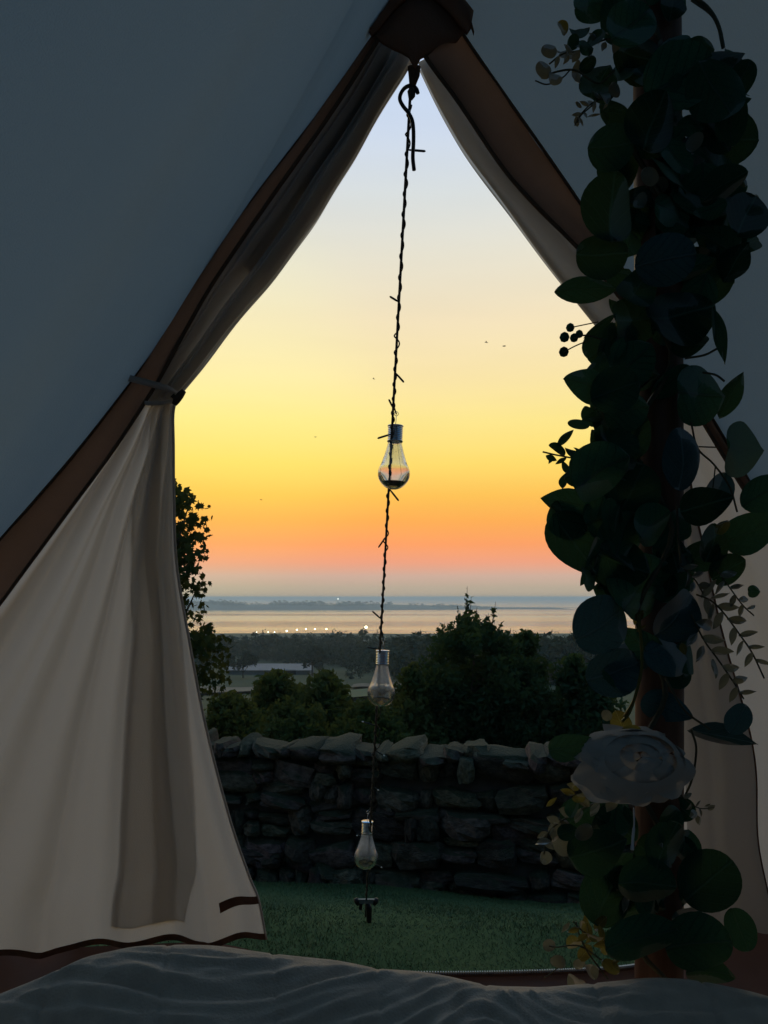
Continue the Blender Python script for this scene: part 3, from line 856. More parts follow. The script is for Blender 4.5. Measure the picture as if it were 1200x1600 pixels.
for i in range(nr):
    s = (i / (nr - 1))
    for j, q in enumerate(loop):
        p_ = PT.lerp(q, max(s, 0.012))
        sag = 0.07 * math.sin(math.pi * s) * 0.7
        nz_ = mnoise.noise(p_ * 1.6) * 0.018 * math.sin(math.pi * s) + mnoise.noise(p_ * 4.0) * 0.004 * math.sin(math.pi * s)
        V.append(p_ - Vector((0, 0, sag + nz_)))
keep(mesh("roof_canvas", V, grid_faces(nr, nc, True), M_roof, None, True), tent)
# low side wall of the tent, from eave to ground all the way round the back
wl_ = loop[89:] + [loop[0]]
V = []
for i, q in enumerate(wl_):
    V += [Vector((q.x, q.y, 0.655)), Vector((q.x * 1.01, q.y * 1.01, 0.33)), Vector((q.x * 1.02, q.y * 1.02, 0.0))]
keep(mesh("wall_canvas", V, grid_faces(len(wl_), 3), M_flap, None, True), tent)
# floor
rf = [(q.x * 1.0, q.y * 1.0) for q in wl_]
keep(mesh("groundsheet_floor", [(x, y, 0.02) for x, y in rf], [tuple(range(len(rf)))], M_sheet), tent)

def strip(name, A, B, mat, n, cols, offA, offB, bulge, parent, ripple=0.0, seed=0):
    a, b = smooth_line(A, n), smooth_line(B, n)
    V = []
    for i in range(n):
        for j in range(cols):
            u = j / (cols - 1)
            p_ = a[i] * (1 - u) + b[i] * u
            o = offA * (1 - u) + offB * u - bulge * math.sin(math.pi * u) + ripple * mnoise.noise(Vector((i * 0.16, u * 2.0, seed)))
            V.append(dp(p_[0], p_[1], o))
    return keep(mesh(name, V, grid_faces(n, cols), mat, None, True), parent)
strip("door_band", LO, LI, M_band, 70, 7, -0.012, -0.02, 0.018, tent, 0.01, 1)
strip("door_band", RO, RI, M_band, 70, 9, -0.012, -0.02, 0.022, tent, 0.012, 2)
for Ln in (LI, RI):
    keep(tube("band_piping", [dp(p[0], p[1], -0.03) for p in smooth_line(Ln, 60)], 0.0042, M_bandd, None, 6), tent)
for Ln in (LO, RO):
    keep(tube("band_edge", [dp(p[0], p[1], -0.016) for p in smooth_line(Ln, 60)], 0.0034, M_bandd, None, 6), tent)

def plate(name, outline, mat, off, th, parent, bulge=0.0):
    """closed fabric piece in the door panel, with thickness"""
    cx = sum(p[0] for p in outline) / len(outline); cy_ = sum(p[1] for p in outline) / len(outline)
    n = len(outline)
    fr = [dp(cx, cy_, off - bulge)] + [dp(p[0] * .5 + cx * .5, p[1] * .5 + cy_ * .5, off - bulge * 0.7) for p in outline] + [dp(p[0], p[1], off) for p in outline]
    bk = [p + Vector((0, th, 0)) for p in fr]
    V = fr + bk
    m_ = 1 + 2 * n
    Fc = []
    for i in range(n):
        k = (i + 1) % n
        Fc += [(0, 1 + i, 1 + k), (1 + i, 1 + n + i, 1 + n + k, 1 + k)]
        Fc += [(m_, m_ + 1 + k, m_ + 1 + i), (m_ + 1 + i, m_ + 1 + k, m_ + 1 + n + k, m_ + 1 + n + i)]
        Fc += [(1 + n + i, m_ + 1 + n + i, m_ + 1 + n + k, 1 + n + k)]
    return keep(mesh(name, V, Fc, mat, None, True), parent)
# dark peak where both sides of the door meet
plate("door_peak", [(586, 70), (606, 40), (630, 14), (655, 4), (680, 14), (703, 36), (722, 66), (712, 80), (694, 86), (676, 94), (664, 102), (656, 106), (652, 114), (648, 122), (643, 114), (638, 104), (628, 98), (614, 92), (600, 84), (592, 78)], M_band, -0.038, 0.012, tent, 0.012)
# scalloped hood above the peak
hood_o = [(569, 80), (570, 68), (574, 60), (585, 56), (583, 46), (588, 38), (600, 34), (598, 22), (604, 13), (612, 8), (610, -6), (622, -20), (660, -30), (700, -20), (712, -4), (716, 8), (726, 14), (722, 26), (730, 36), (736, 44), (733, 60), (737, 76)]
hood_i = [(574, 82), (580, 74), (587, 66), (593, 58), (599, 50), (605, 43), (611, 36), (618, 29), (625, 23), (633, 17), (642, 13), (651, 11), (661, 11), (670, 13), (678, 17), (686, 23), (694, 30), (702, 38), (710, 47), (718, 57), (726, 67), (734, 78)]
hood_i = [(655 + (p[0] - 655) * 0.90, 100 + (p[1] - 100) * 0.90 if i_ not in (0, 21) else p[1]) for i_, p in enumerate(hood_i)]
n = len(hood_o)
V = [dp(p[0], p[1], -0.05) for p in hood_o] + [dp((p[0] + q[0]) / 2, (p[1] + q[1]) / 2, -0.075) for p, q in zip(hood_o, hood_i)] + [dp(p[0], p[1], -0.055) for p in hood_i]
V += [p + Vector((0, 0.012, 0)) for p in V]
Fc = grid_faces(3, n) + [tuple(i + 3 * n for i in reversed(q)) for q in grid_faces(3, n)]
Fc += [(i, i + 3 * n, i + 1 + 3 * n, i + 1) for i in range(n - 1)] + [(2 * n + i, 2 * n + i + 1, 5 * n + i + 1, 5 * n + i) for i in range(n - 1)]
keep(mesh("scalloped_hood", V, Fc, M_band, None, True), tent)

# left door flap: gathered along the band down to the tie, then falling wide open
LF = [((598, 40), (652, 84)), ((588, 72), (640, 108)), ((549, 140), (591, 182)), ((503, 210), (556, 248)), ((456, 277), (518, 310)), ((408, 345), (487, 358)), ((367, 405), (442, 421)),
      ((328, 465), (390, 482)), ((288, 533), (340, 546)), ((256, 590), (296, 598)), ((240, 618), (280, 618)), ((222, 640), (274, 642)), ((180, 706), (276, 700)),
      ((112, 802), (278, 780)), ((50, 887), (283, 880)), ((-42, 1006), (302, 990)), ((-160, 1140), (330, 1130)), ((-277, 1282), (366, 1265)), ((-360, 1380), (396, 1352)), ((-420, 1450), (411, 1388)), ((-450, 1510), (423, 1447))]
NV, NU = 130, 110
TIE = 10.3 / 20
A = smooth_line([q[0] for q in LF], NV); B = smooth_line([q[1] for q in LF], NV)
def left_pt(i, u, extra=0.0):
    if i != int(i):
        k0 = int(i)
        return left_pt(k0, u, extra).lerp(left_pt(k0 + 1, u, extra), i - k0)
    i = int(i)
    v = i / (NV - 1)
    p_ = (A[i] + (A[i] - B[i]) / max(1, np.linalg.norm(A[i] - B[i])) * 14) * (1 - u) + B[i] * u
    if v > TIE:
        k = (v - TIE) / (1 - TIE)
        am = 0.036 * k ** 0.8
        o = am * (math.sin(5.2 * u * math.pi + 0.4 + 0.8 * k) * 0.45 + math.sin(11 * u ** 1.6 * math.pi + 1.4) * 0.55 * sst((u - 0.25) / 0.4) + 0.25 * mnoise.noise(Vector((u * 7, k * 2.0, 4))))
        o -= 0.05 * k * sst((u - 0.80) / 0.2)
        o += 0.030 * k ** 0.7 * (sst((u - 0.60) / 0.03) - sst((u - 0.66) / 0.10)) - 0.020 * k ** 0.7 * (sst((u - 0.885) / 0.02) - sst((u - 0.92) / 0.05)) + 0.018 * k ** 0.6 * (sst((u - 0.33) / 0.05) - sst((u - 0.40) / 0.16))
        o += 0.020 * (1 - k) ** 0.7 * sst(k / 0.12) * math.sin(u * 24 + 0.5) + 0.010 * math.sin(u * 47 + 2 * k) * k * (1 - k)
        sag = 17 * sst(min(u / 0.3, (1 - u) / 0.13)) * sst((k - 0.8) / 0.2)
        py = p_[1] + sag
    else:
        k = 1 - abs(v / TIE - 0.55) / 0.55
        o = 0.028 * math.sin(u * 15 + 0.6 + 2.2 * v) * (0.35 + 0.65 * max(0, k)) + 0.012 * math.sin(u * 31 + 3 * v)
        o += 0.012 * mnoise.noise(Vector((u * 3, v * 14, 1)))
        py = p_[1]
    return dp(p_[0], py, o + extra)
V = [left_pt(i, j / (NU - 1)) for i in range(NV) for j in range(NU)]
lf = keep(mesh("door_flap", V, grid_faces(NV, NU), M_flap, None, True), tent)
lf["label"] = "left door flap gathered by a tie and hanging open"
ntie = int(TIE * (NV - 1)) + 3
for k_ in (1,):                          # further layers of the gathered canvas
    V2 = []
    for i in range(ntie):
        for j in range(60):
            u = 0.02 + 0.86 * j / 59
            V2.append(left_pt(i, u, 0.022 * k_ + 0.012 * math.sin(u * (19 + 5 * k_) + k_ + i * 0.03)))
    keep(mesh("gathered_layer", V2, grid_faces(ntie, 60), M_lining, None, True), tent)
for k_, ie in ((2, 40), (3, 26)):          # the canvas is bunched thickest at the peak
    V2 = []
    for i in range(ie):
        for j in range(40):
            u = 0.03 + (0.80 - 0.012 * k_ - 0.10 * i / ie) * j / 39
            V2.append(left_pt(i, u, 0.022 * k_ + 0.010 * math.sin(u * (15 + 5 * k_) + i * 0.05)))
    keep(mesh("gathered_layer", V2, grid_faces(ie, 40), M_flap, None, True), tent)
# doubled strip of canvas lying behind the lower part of that flap
V = []
rws = np.arange(69, 127)
for i in rws:
    u0 = np.interp(i, [69, 82, 96, 106, 126], [0.45, 0.58, 0.74, 0.735, 0.715])
    u1 = np.interp(i, [69, 82, 96, 106, 126], [0.98, 0.985, 0.97, 0.93, 0.85])
    for j in range(18):
        V.append(left_pt(i, u0 + (u1 - u0) * j / 17, 0.006))
o_ = keep(mesh("inner_lining", V, grid_faces(len(rws), 18), M_lining, None, True), tent)
V = []
for i in rws[8:]:                          # sewn double edge of that lining
    u0 = np.interp(i, [69, 82, 96, 106, 126], [0.45, 0.58, 0.74, 0.735, 0.715])
    V += [left_pt(i, u0, 0.010), left_pt(i, u0 + 0.016, 0.010)]
keep(mesh("lining_hem", V, grid_faces(len(rws) - 8, 2), M_lining, None, True), tent)
V = []
for i in rws[4:]:                          # one more turned fold towards the free edge
    ua = np.interp(i, [69, 96, 126], [0.62, 0.80, 0.785])
    for j in range(6):
        V.append(left_pt(i, ua + np.interp(i, [69, 96, 126], [0.10, 0.07, 0.045]) * j / 5, 0.014))
keep(mesh("lining_fold", V, grid_faces(len(rws) - 4, 6), M_lining, None, True), tent)
# hem tape along the foot of the flap
V = []
for j in range(NU):
    u = j / (NU - 1)
    V += [left_pt(NV - 1, u, -0.006), left_pt(NV - 2, u, -0.006)]
keep(mesh("hem_tape", V, grid_faces(NU, 2), M_tape, None, True), tent)
V = []
for j in range(12):
    u = 0.925 + 0.075 * j / 11
    r0 = 124.4 - 1.2 * j / 11
    V += [left_pt(r0, u, -0.006), left_pt(r0 - 1.6, u, -0.006)]
keep(mesh("hem_tape", V, grid_faces(12, 2), M_tape, None, True), tent)
# bright edge binding of the flap
keep(tube("edge_binding", [left_pt(i, 1.0) for i in range(62, NV)], 0.0035, M_flap, None, 6), tent)
# strap and toggle
def strap(pts, wpx, off, name):
    q = smooth_line(pts, 24)
    V = []
    for i, p_ in enumerate(q):
        s = i / 23
        o = off - 0.05 * math.sin(math.pi * s)
        V += [dp(p_[0], p_[1] - wpx / 2, o), dp(p_[0], p_[1] + wpx / 2, o), dp(p_[0], p_[1] + wpx / 2, o + 0.004), dp(p_[0], p_[1] - wpx / 2, o + 0.004)]
    return keep(mesh(name, V, grid_faces(24, 4, True), M_flap, None, True), tent)
st = strap([(202, 593), (222, 603), (250, 612), (275, 618), (286, 624)], 10, -0.02, "tie_strap")
strap([(228, 632), (245, 640), (262, 640), (277, 630)], 6, -0.02, "tie_strap")
tg = [dp(p[0], p[1], -0.05) for p in ((281, 640), (284, 634), (290, 626), (296, 619))]
keep(tube("toggle", tg, [0.006, 0.009, 0.009, 0.006], M_toggle, None, 8), tent)
keep(tube("toggle_cord", [dp(278, 626, -0.05), dp(283, 631, -0.05), dp(287, 630, -0.05)], 0.006, M_toggle, None, 6), tent)

# right door flap
RF = [((664, 92), (653, 98)), ((716, 176), (694, 180)), ((784, 278), (739, 252)), ((840, 340), (800, 338)), ((903, 404), (868, 434)), ((945, 452), (925, 505)), ((985, 505), (968, 556)),
      ((1012, 545), (1000, 592)), ((1030, 572), (1012, 610)), ((1060, 617), (1022, 640)), ((1110, 700), (1030, 720)), ((1140, 745), (1036, 790)), ((1200, 840), (1042, 880)), ((1300, 1010), (1052, 1040)), ((1420, 1200), (1062, 1220)), ((1500, 1350), (1068, 1370)), ((1560, 1475), (1072, 1462))]
A2 = smooth_line([q[0] for q in RF], NV); B2 = smooth_line([q[1] for q in RF], NV)
T2 = 8.2 / 16
V = []
for i in range(NV):
    v = i / (NV - 1)
    for j in range(70):
        u = j / 69
        p_ = (A2[i] + np.array((26, -18))) * (1 - u) + B2[i] * u
        if v > T2:
            k = (v - T2) / (1 - T2)
            o = 0.035 * k * (math.sin(u * 9 + 0.6) * 0.6 + 0.4 * math.sin(u * 17 + 2)) + 0.03 * k
        else:
            o = 0.018 * math.sin(u * 8 + 1 + 3 * v) * math.sin(math.pi * v / T2) + 0.008 * mnoise.noise(Vector((u * 3, v * 14, 8)))
        V.append(dp(p_[0], p_[1], o))
rfp = keep(mesh("door_flap", V, grid_faces(NV, 70), M_flap, None, True), tent)
rfp["label"] = "right door flap behind the leaf garland"
nt2 = int(T2 * (NV - 1))
for k_ in (1,):
    V2 = [V[i * 70 + j] + Vector((0, 0.02 * k_ + 0.010 * math.sin(j * 0.3 + k_ * 2 + i * 0.04), 0)) for i in range(nt2) for j in range(2, 67)]
    keep(mesh("gathered_layer", V2, grid_faces(nt2, 65), M_lining, None, True), tent)
# turned-back inner layer of the right flap, with a wavy free edge
EL = [(1030, 625), (1036, 700), (1040, 800), (1048, 900), (1056, 1050), (1064, 1200), (1070, 1340), (1074, 1448)]
ER = [(1046, 630), (1060, 720), (1076, 820), (1093, 905), (1128, 1040), (1160, 1190), (1172, 1320), (1186, 1440)]
a, b = smooth_line(EL, 70), smooth_line(ER, 70)
V = []
for i in range(70):
    s = i / 69
    for j in range(26):
        u = j / 25
        x = a[i][0] * (1 - u) + b[i][0] * u + u * 5 * math.sin(s * 21) * s
        V.append(dp(x, a[i][1] * (1 - u) + b[i][1] * u, -0.05 + 0.03 * s * math.sin(u * 10 + 1.0 + s)))
keep(mesh("turned_back_layer", V, grid_faces(70, 26), M_bandd if False else M_flap, None, True), tent)
keep(tube("layer_edge", [V[i * 26 + 25] for i in range(70)], 0.003, M_tape, None, 5), tent)

# raised edge of the groundsheet with the zip across the doorway
GT = [(-620, 1502), (-300, 1500), (0, 1490), (180, 1482), (320, 1478), (400, 1492), (470, 1516), (560, 1526), (680, 1528), (780, 1527), (880, 1524), (960, 1520), (1010, 1514), (1060, 1490), (1110, 1468), (1200, 1462), (1400, 1462), (1660, 1470)]
gt = [dp(p[0], p[1], 0.02) for p in smooth_line(GT, 110)]
V = []
for q in gt:
    V += [q, q + Vector((0, -0.006, -0.012)), Vector((q.x, q.y - 0.03, q.z * 0.5)), Vector((q.x, q.y - 0.10, 0.03)), Vector((q.x, q.y - 0.25, 0.024))]
keep(mesh("groundsheet_edge", V, grid_faces(110, 5), M_sheet, None, True), tent)
zp = [dp(p[0], p[1], 0.012) for p in smooth_line([(560, 1523), (680, 1525), (780, 1524), (880, 1521), (960, 1517), (1005, 1512)], 130)]
M_zip = pmat("zip_teeth", (0.30, 0.30, 0.29), (0.38, 0.38, 0.36), 60, 0.5, 0)
geos = []
for q in zp:
    geos.append(box_geo((q.x, q.y, q.z + 0.004), (0.0035, 0.008, 0.006)))
keep(tag(mesh("zip_teeth", *merge(*geos), M_zip), kind="stuff"), tent)
keep(tube("zip_tape", [q + Vector((0, 0.004, -0.004)) for q in zp], 0.006, M_tape, None, 6), tent)

# ================================================================ guy rope with lights
H0, H1 = at(641, 150, 1.71), at(571, 1432, 3.07)
def rope_at(py):
    """point of the straight rope seen on a row of the picture"""
    lo, hi = 0.0, 1.0
    for _ in range(40):
        m_ = (lo + hi) / 2
        q = H0.lerp(H1, m_)
        if HY + (ZC - q.z) / q.y * F < py: lo = m_
        else: hi = m_
    return H0.lerp(H1, lo)
rope = empty("guy_rope", H1, "taut dark guy rope running from the door peak to the lawn", "rope")
pts = [H0.lerp(H1, s) for s in np.linspace(0, 1, 60)]
keep(tube("rope_strand", pts, 0.0033, M_rope, None, 7), rope)
hk = [(653, 146), (650, 138), (641, 134), (632, 138), (626, 147), (625, 156), (630, 166), (638, 176), (644, 188), (646, 204), (646, 225), (645, 246), (647, 266)]
keep(tube("hook", [at(p[0], p[1], 1.70) for p in smooth_line(hk, 50)], 0.0042, M_dark, None, 8), rope)
keep(tube("knot", [at(644, 138, 1.705), at(643, 143, 1.70), at(643, 150, 1.705), at(641, 156, 1.71)], [0.006, 0.009, 0.008, 0.004], M_rope, None, 8), rope)
keep(tube("canvas_tab", [at(647, 104, 1.69), at(647, 118, 1.695), at(645, 130, 1.70), at(644, 140, 1.705)], [0.014, 0.012, 0.008, 0.006], M_bandd, None, 8), tent)
q = rope_at(1408)
v, f = box_geo((0, 0, 0), (0.064, 0.012, 0.016))
sl = mesh("slider", [(a + q.x + 0.002, b + q.y, c + q.z) for a, b, c in v], f, pmat("slider_grey", (0.10, 0.13, 0.13), (0.14, 0.17, 0.17), 30, 0.5, 0))
keep(sl, rope)
for s in (-1, 1):
    keep(tube("slider_knob", [q + Vector((s * 0.030, 0, -0.012)), q + Vector((s * 0.036, -0.004, 0)), q + Vector((s * 0.040, -0.004, 0.012))], [0.008, 0.010, 0.007], M_dark, None, 8), rope)
peg = empty("tent_peg", (H1.x + 0.01, H1.y, gz(H1.x, H1.y) - 0.1), "dark tent peg in the lawn at the foot of the guy rope", "peg")
keep(tube("peg_shaft", [H1 + Vector((0.012, 0.02, -0.25)), H1 + Vector((0.014, 0.0, 0.03)), H1 + Vector((0.010, -0.006, 0.052))], [0.006, 0.011, 0.010], M_dark, None, 8), peg)
keep(tube("peg_hook", [H1 + Vector((0.010, -0.006, 0.05)), H1 + Vector((0.0, -0.008, 0.065)), H1 + Vector((-0.016, -0.006, 0.055)), H1 + Vector((-0.020, -0.004, 0.03))], 0.007, M_dark, None, 8), peg)
# fairy lights wound round the rope
fl = empty("fairy_lights", H0, "thin dark fairy light wire wound around the guy rope", "fairy lights")
pts = []
nT = 900
for i in range(nT):
    s = i / (nT - 1)
    c = H0.lerp(H1, 0.006 + 0.95 * s)
    a = s * 2 * math.pi * 62 + 2.0 * math.sin(s * 23)
    r_ = 0.0038 + 0.0022 * max(0, mnoise.noise(Vector((s * 60, 0, 0)))) + 0.0075 * max(0, mnoise.noise(Vector((s * 23, 5, 0))) - 0.25)
    pts.append(c + Vector((math.cos(a) * r_, math.sin(a) * r_, 0)))
keep(tube("wire", pts, 0.0019, M_wire, None, 5), fl)
pts = []
for i in range(300):                       # slack second run of the wire low down
    s = i / 299
    c = H0.lerp(H1, 0.60 + 0.35 * s)
    pts.append(c + Vector((0.010 + 0.006 * math.sin(s * 40) + 0.004 * math.sin(s * 91), -0.006 * math.cos(s * 33), 0)))
keep(tube("wire", pts, 0.0014, M_wire, None, 5), fl)
leds = [((640, 234), (661, 236)), ((622, 472), (612, 465)), ((617, 582), (629, 595)), ((612, 638), (609, 627)), ((607, 678), (593, 684)), ((611, 763), (621, 780)), ((600, 838), (593, 853)), ((592, 968), (584, 957)),
        ((590, 1015), (577, 1012)), ((581, 1134), (568, 1128)), ((588, 1172), (599, 1180)), ((582, 1229), (590, 1234)), ((566, 1310), (559, 1306)), ((585, 1346), (595, 1355))]
for i, (a, b) in enumerate(leds):
    Y = rope_at(a[1]).y
    p0 = rope_at(a[1]); p1 = at(b[0], b[1], Y - 0.008); pm = p0.lerp(p1, 0.45)
    l_ = keep(tube("led", [p0, pm, p1], [0.0016, 0.0026, 0.0026], M_wire, None, 6), fl)
    d = (p1 - p0).normalized()
    tp = keep(tube("led_tip", [p1, p1 + d * 0.003, p1 + d * 0.006], [0.0026, 0.0026, 0.001], M_led if i > 8 else M_wire, None, 6), fl)  # lower tips pale: the light they catch is put into their colour

# hanging solar bulbs (double-walled clear plastic, ribbed silver caps)
def bulb(px, py_top, py_bot, Y, label):
    dia = 0.085
    top = at(px, py_top, Y)
    Ht = (py_bot - py_top) / F * Y
    root = empty("solar_bulb", top, label, "light bulb", "solar light bulbs hanging on the guy rope")
    root.rotation_euler = (0, R(2.0), 0)
    capr, caph = dia * 0.235, Ht * 0.255
    prof = [(0.0005, 0.0), (capr * 1.05, 0.0), (capr * 1.08, -0.0015), (capr * 1.02, -0.003)]
    nb = 7
    for k in range(nb):
        z0 = -0.004 - (caph - 0.010) * k / nb
        dz = (caph - 0.010) / nb
        prof += [(capr * 0.94, z0), (capr * 1.0, z0 - dz * 0.3), (capr * 1.0, z0 - dz * 0.7), (capr * 0.94, z0 - dz * 0.98)]
    prof += [(capr * 1.04, -caph + 0.004), (capr * 1.04, -caph), (0.0005, -caph)]
    v, f = lathe_geo(prof, 28)
    mesh("cap", v, f, M_cap, root, True)
    # outer and inner glass walls
    R_ = dia / 2
    zb = -Ht
    zc_ = zb + R_ * 0.98
    neck = capr * 0.88
    outp = []
    for k in range(15):
        a = -math.pi / 2 + (math.pi / 2 + 0.58) * k / 14
        outp.append((max(0.0006, R_ * math.cos(a)), zc_ + R_ * 0.98 * math.sin(a)))
    r1, z1 = outp[-1]
    zt = -caph + 0.002
    for k in range(1, 11):
        s = k / 10
        r_ = r1 + (neck - r1) * (1 - (1 - s) ** 1.3)
        outp.append((r_, z1 + (zt - z1) * s))
    th = 0.0052
    inp = [(max(0.0004, r_ - th * (0.95 if r_ > th * 2 else 0.5)), z_ + (th if k < 8 else th * max(0, 1 - (k - 8) / 10))) for k, (r_, z_) in enumerate(outp)]
    inp = [(max(0.0004, r_), min(z_, zt)) for r_, z_ in inp]
    full = outp + list(reversed(inp))
    v, f = lathe_geo(full, 40)
    mesh("glass", v, f, M_glass, root, True)
    # dew on the outside of the glass
    v, f = lathe_geo([(r_ + 0.0004, z_) for r_, z_ in outp], 40)
    mesh("dew_film", v, f, M_dew_thin if py_top < 900 else M_dew, root, True)
    # a little rain water standing in the bottom
    wp_ = [(r_ - 0.0002, z_) for r_, z_ in inp[:7]]
    v, f = lathe_geo([(max(0.0003, r_), z_ + 0.0002) for r_, z_ in wp_] + [(0.0003, wp_[-1][1] + 0.0002)], 32)
    mesh("rain_water", v, f, M_pool, root, True)
    # thin filament-like wires inside
    for k in range(3):
        a = k * 2.1 + px
        c_, s_ = math.cos(a), math.sin(a)
        tube("filament", [(neck * 0.35 * c_, neck * 0.35 * s_, zt), (R_ * 0.42 * c_, R_ * 0.42 * s_, zc_ + R_ * 0.35), (R_ * 0.48 * c_, R_ * 0.48 * s_, zc_ - R_ * 0.05), (R_ * 0.28 * c_, R_ * 0.28 * s_, zc_ - R_ * 0.50)], 0.0005, M_dark, root, 4)
    # hanging wire and loop up to the rope
    lp = [(0.0, 0.0, 0.0), (0.001, 0, 0.014), (0.001, 0, 0.026)]
    for k in range(13):
        a = -math.pi / 2 + 2 * math.pi * k / 12
        lp.append((0.001 + 0.0055 * math.cos(a), 0, 0.0315 + 0.0055 * math.sin(a)))
    tube("hanger", lp, 0.0009, M_cap, root, 5)
    rp = rope_at(py_top - 30)
    lc = rp - top
    tube("clip", [lc, lc.lerp(Vector((0.001, 0, 0.030)), 0.5) + Vector((0, -0.003, 0)), (0.001, 0, 0.031)], 0.0022, M_wire, root, 6)
    return root
bulb(618, 665, 765, 2.115, "top solar light bulb, hanging against the yellow sky")
bulb(598, 1016, 1104, 2.46, "middle solar light bulb, hanging in front of the dark valley")
bulb(574, 1283, 1358, 2.85, "lowest solar light bulb, hanging in front of the stone wall")

# ================================================================ bed
bed = empty("bed", (-0.1, 0.1, 0.02), "bed with a crumpled grey quilt in the foreground", "bed")
CR = [(-400, 1640), (-200, 1610), (-60, 1580), (0, 1556), (60, 1530), (130, 1500), (200, 1484), (260, 1479), (340, 1484), (430, 1494), (500, 1503), (560, 1510), (620, 1520), (700, 1530), (780, 1547), (850, 1549), (930, 1541), (1010, 1532), (1080, 1534), (1130, 1545), (1200, 1562), (1320, 1590), (1500, 1620)]
YR = 1.0
cx_ = np.array([(p[0] - 600) / F * YR for p in CR]); cz_ = np.array([ZC - (p[1] - HY) / F * YR for p in CR])
NX, NY_ = 420, 150
xs = np.linspace(-1.0, 0.8, NX)
yy = np.concatenate([np.linspace(-0.9, 0.70, 30), np.linspace(0.706, 1.03, 120 - 26), np.linspace(1.036, 1.12, 26)])
crest = np.interp(xs, cx_, cz_)
ker = np.hanning(15); ker /= ker.sum()
crest = np.convolve(np.pad(crest, 7, mode='edge'), ker, 'valid')
seams = [(95, 0.0), (262, 0.05), (428, 0.05), (590, 0.03), (760, 0.0), (930, -0.03), (1100, -0.03)]
V = []
for y in yy:
    for i, x in enumerate(xs):
        d = YR - y                       # distance in front of the crest
        if d >= 0:
            base = crest[i] - 0.50 * d * (1 - math.exp(-d / 0.055)) if d < 0.14 else None
            if base is None:
                b0 = crest[i] - 0.50 * 0.14 * (1 - math.exp(-0.14 / 0.055))
                base = b0 + (0.60 - b0) * sst((d - 0.14) / 0.25) if d < 0.39 else 0.60
                base = base - 0.10 * math.exp(-((d - 0.14) / 0.08) ** 2) * 0.0
        else:
            base = crest[i] - 1.2 * (d * d) / 0.035 * 0.5
        px_ = 600 + x / YR * F
        q1, q2 = 0.15 * ((px_ - 320) / 420) ** 2, 0.10 * ((px_ - 1040) / 270) ** 2 + 0.03
        bl = sst((px_ - 690) / 160)
        wp = d + q1 * (1 - bl) + q2 * bl + 0.016 * mnoise.noise(Vector((x * 4.5, d * 9, 2)))
        am = 0.0028 * sst(d / 0.010) * (0.35 + 1.5 * abs(mnoise.noise(Vector((x * 5, d * 14, 7))))) * (1 if d < 0.3 else 0.3)
        ph = wp * 2 * math.pi / 0.026 + 4.8 * mnoise.noise(Vector((x * 4, d * 8, 11)))
        wr = am * (math.cos(ph) + 0.25 * math.cos(2 * ph + 0.8)) + 0.0012 * math.sin(wp * 2 * math.pi / 0.017 + 5 * mnoise.noise(Vector((x * 9, d * 16, 21)))) * sst(d / 0.01) + 0.003 * mnoise.noise(Vector((x * 14, d * 40, 3)))
        rg = 1 - 2.4 * abs(mnoise.noise(Vector((x * 6 + d * 8, wp * 24, 5))))
        wr += 0.0045 * max(0, rg) ** 2 * sst(d / 0.012)
        gsm = 0
        for sp, sl_ in seams:
            xs0 = (sp - 600) / F * YR + sl_ * d * 3
            gsm += 0.0026 * math.exp(-((x - xs0) / 0.0028) ** 2)
        puff = 0.0015 * abs(math.sin((px_ - 95) / 166 * math.pi))
        V.append((x, y, base + wr - gsm + puff))
keep(mesh("quilt", V, grid_faces(len(yy), NX), M_quilt, None, True), bed)
v, f = box_geo((-0.1, 0.0, 0.40), (1.66, 1.9, 0.30))
keep(mesh("mattress", v, f, M_matt), bed)
v, f = box_geo((-0.1, 0.0, 0.18), (1.70, 1.94, 0.13))
keep(mesh("bed_base", v, f, M_wood), bed)
for sx_ in (-0.85, 0.65):
    for sy_ in (-0.85, 0.85):
        keep(mesh("leg", *box_geo((sx_, sy_, 0.068), (0.07, 0.07, 0.095)), M_wood), bed)

# ================================================================ centre pole and garland
PX_, PYY = 0.392, 1.15
pole = empty("tent_pole", (PX_, PYY, 0.02), "reddish wooden centre pole wrapped by the leaf garland", "pole")
n = 30
pp = [(0.004 * math.sin(z * 1.5), 0, z) for z in np.linspace(0, 2.86, n)]
tube("pole_shaft", pp, [0.0335] * n, M_wood, pole, 24)
0 and tube("pole_collar", [(0, 0, 1.50), (0, 0, 1.51), (0, 0, 1.60), (0, 0, 1.61)], [0.0335, 0.037, 0.037, 0.0335], M_dark, pole, 24)

gar = empty("leaf_garland", (PX_, PYY - 0.04, 0.55), "hanging garland of artificial eucalyptus leaves with a white rose", "garland")
def leaf_mesh(name, kind, mat, seed):
    g_ = np.random.default_rng(seed)
    n = 14
    prof = []
    for i in range(n + 1):
        s = 0.5 - 0.5 * math.cos(math.pi * i / n)
        if kind == 'round': wd = math.sqrt(max(0, 1 - (2 * s - 1) ** 2)) ** 0.95
        elif kind == 'point': wd = math.sin(math.pi * s ** 0.85) ** 0.9
        else: wd = math.sin(math.pi * s ** 0.75) ** 0.65 * (1 - 0.25 * s)
        prof.append((2 * s - 1, wd))
    V, Fc = [], []
    cup = g_.uniform(0.12, 0.42) * g_.choice([-1, 1]); bend = g_.uniform(-0.4, 0.4)
    for (l_, wd) in prof:
        zc2 = bend * l_ * l_
        for q in (-1, -0.5, 0, 0.5, 1):
            V.append((l_, q * wd, zc2 + cup * abs(q) ** 1.3 * wd * 0.8 + 0.05 * math.sin(l_ * 4 + q * 3 + seed) + 0.05 * q * math.sin(l_ * 3 + seed * 2)))
    return mesh_data(name, V, grid_faces(n + 1, 5), mat, True)
LM = {}
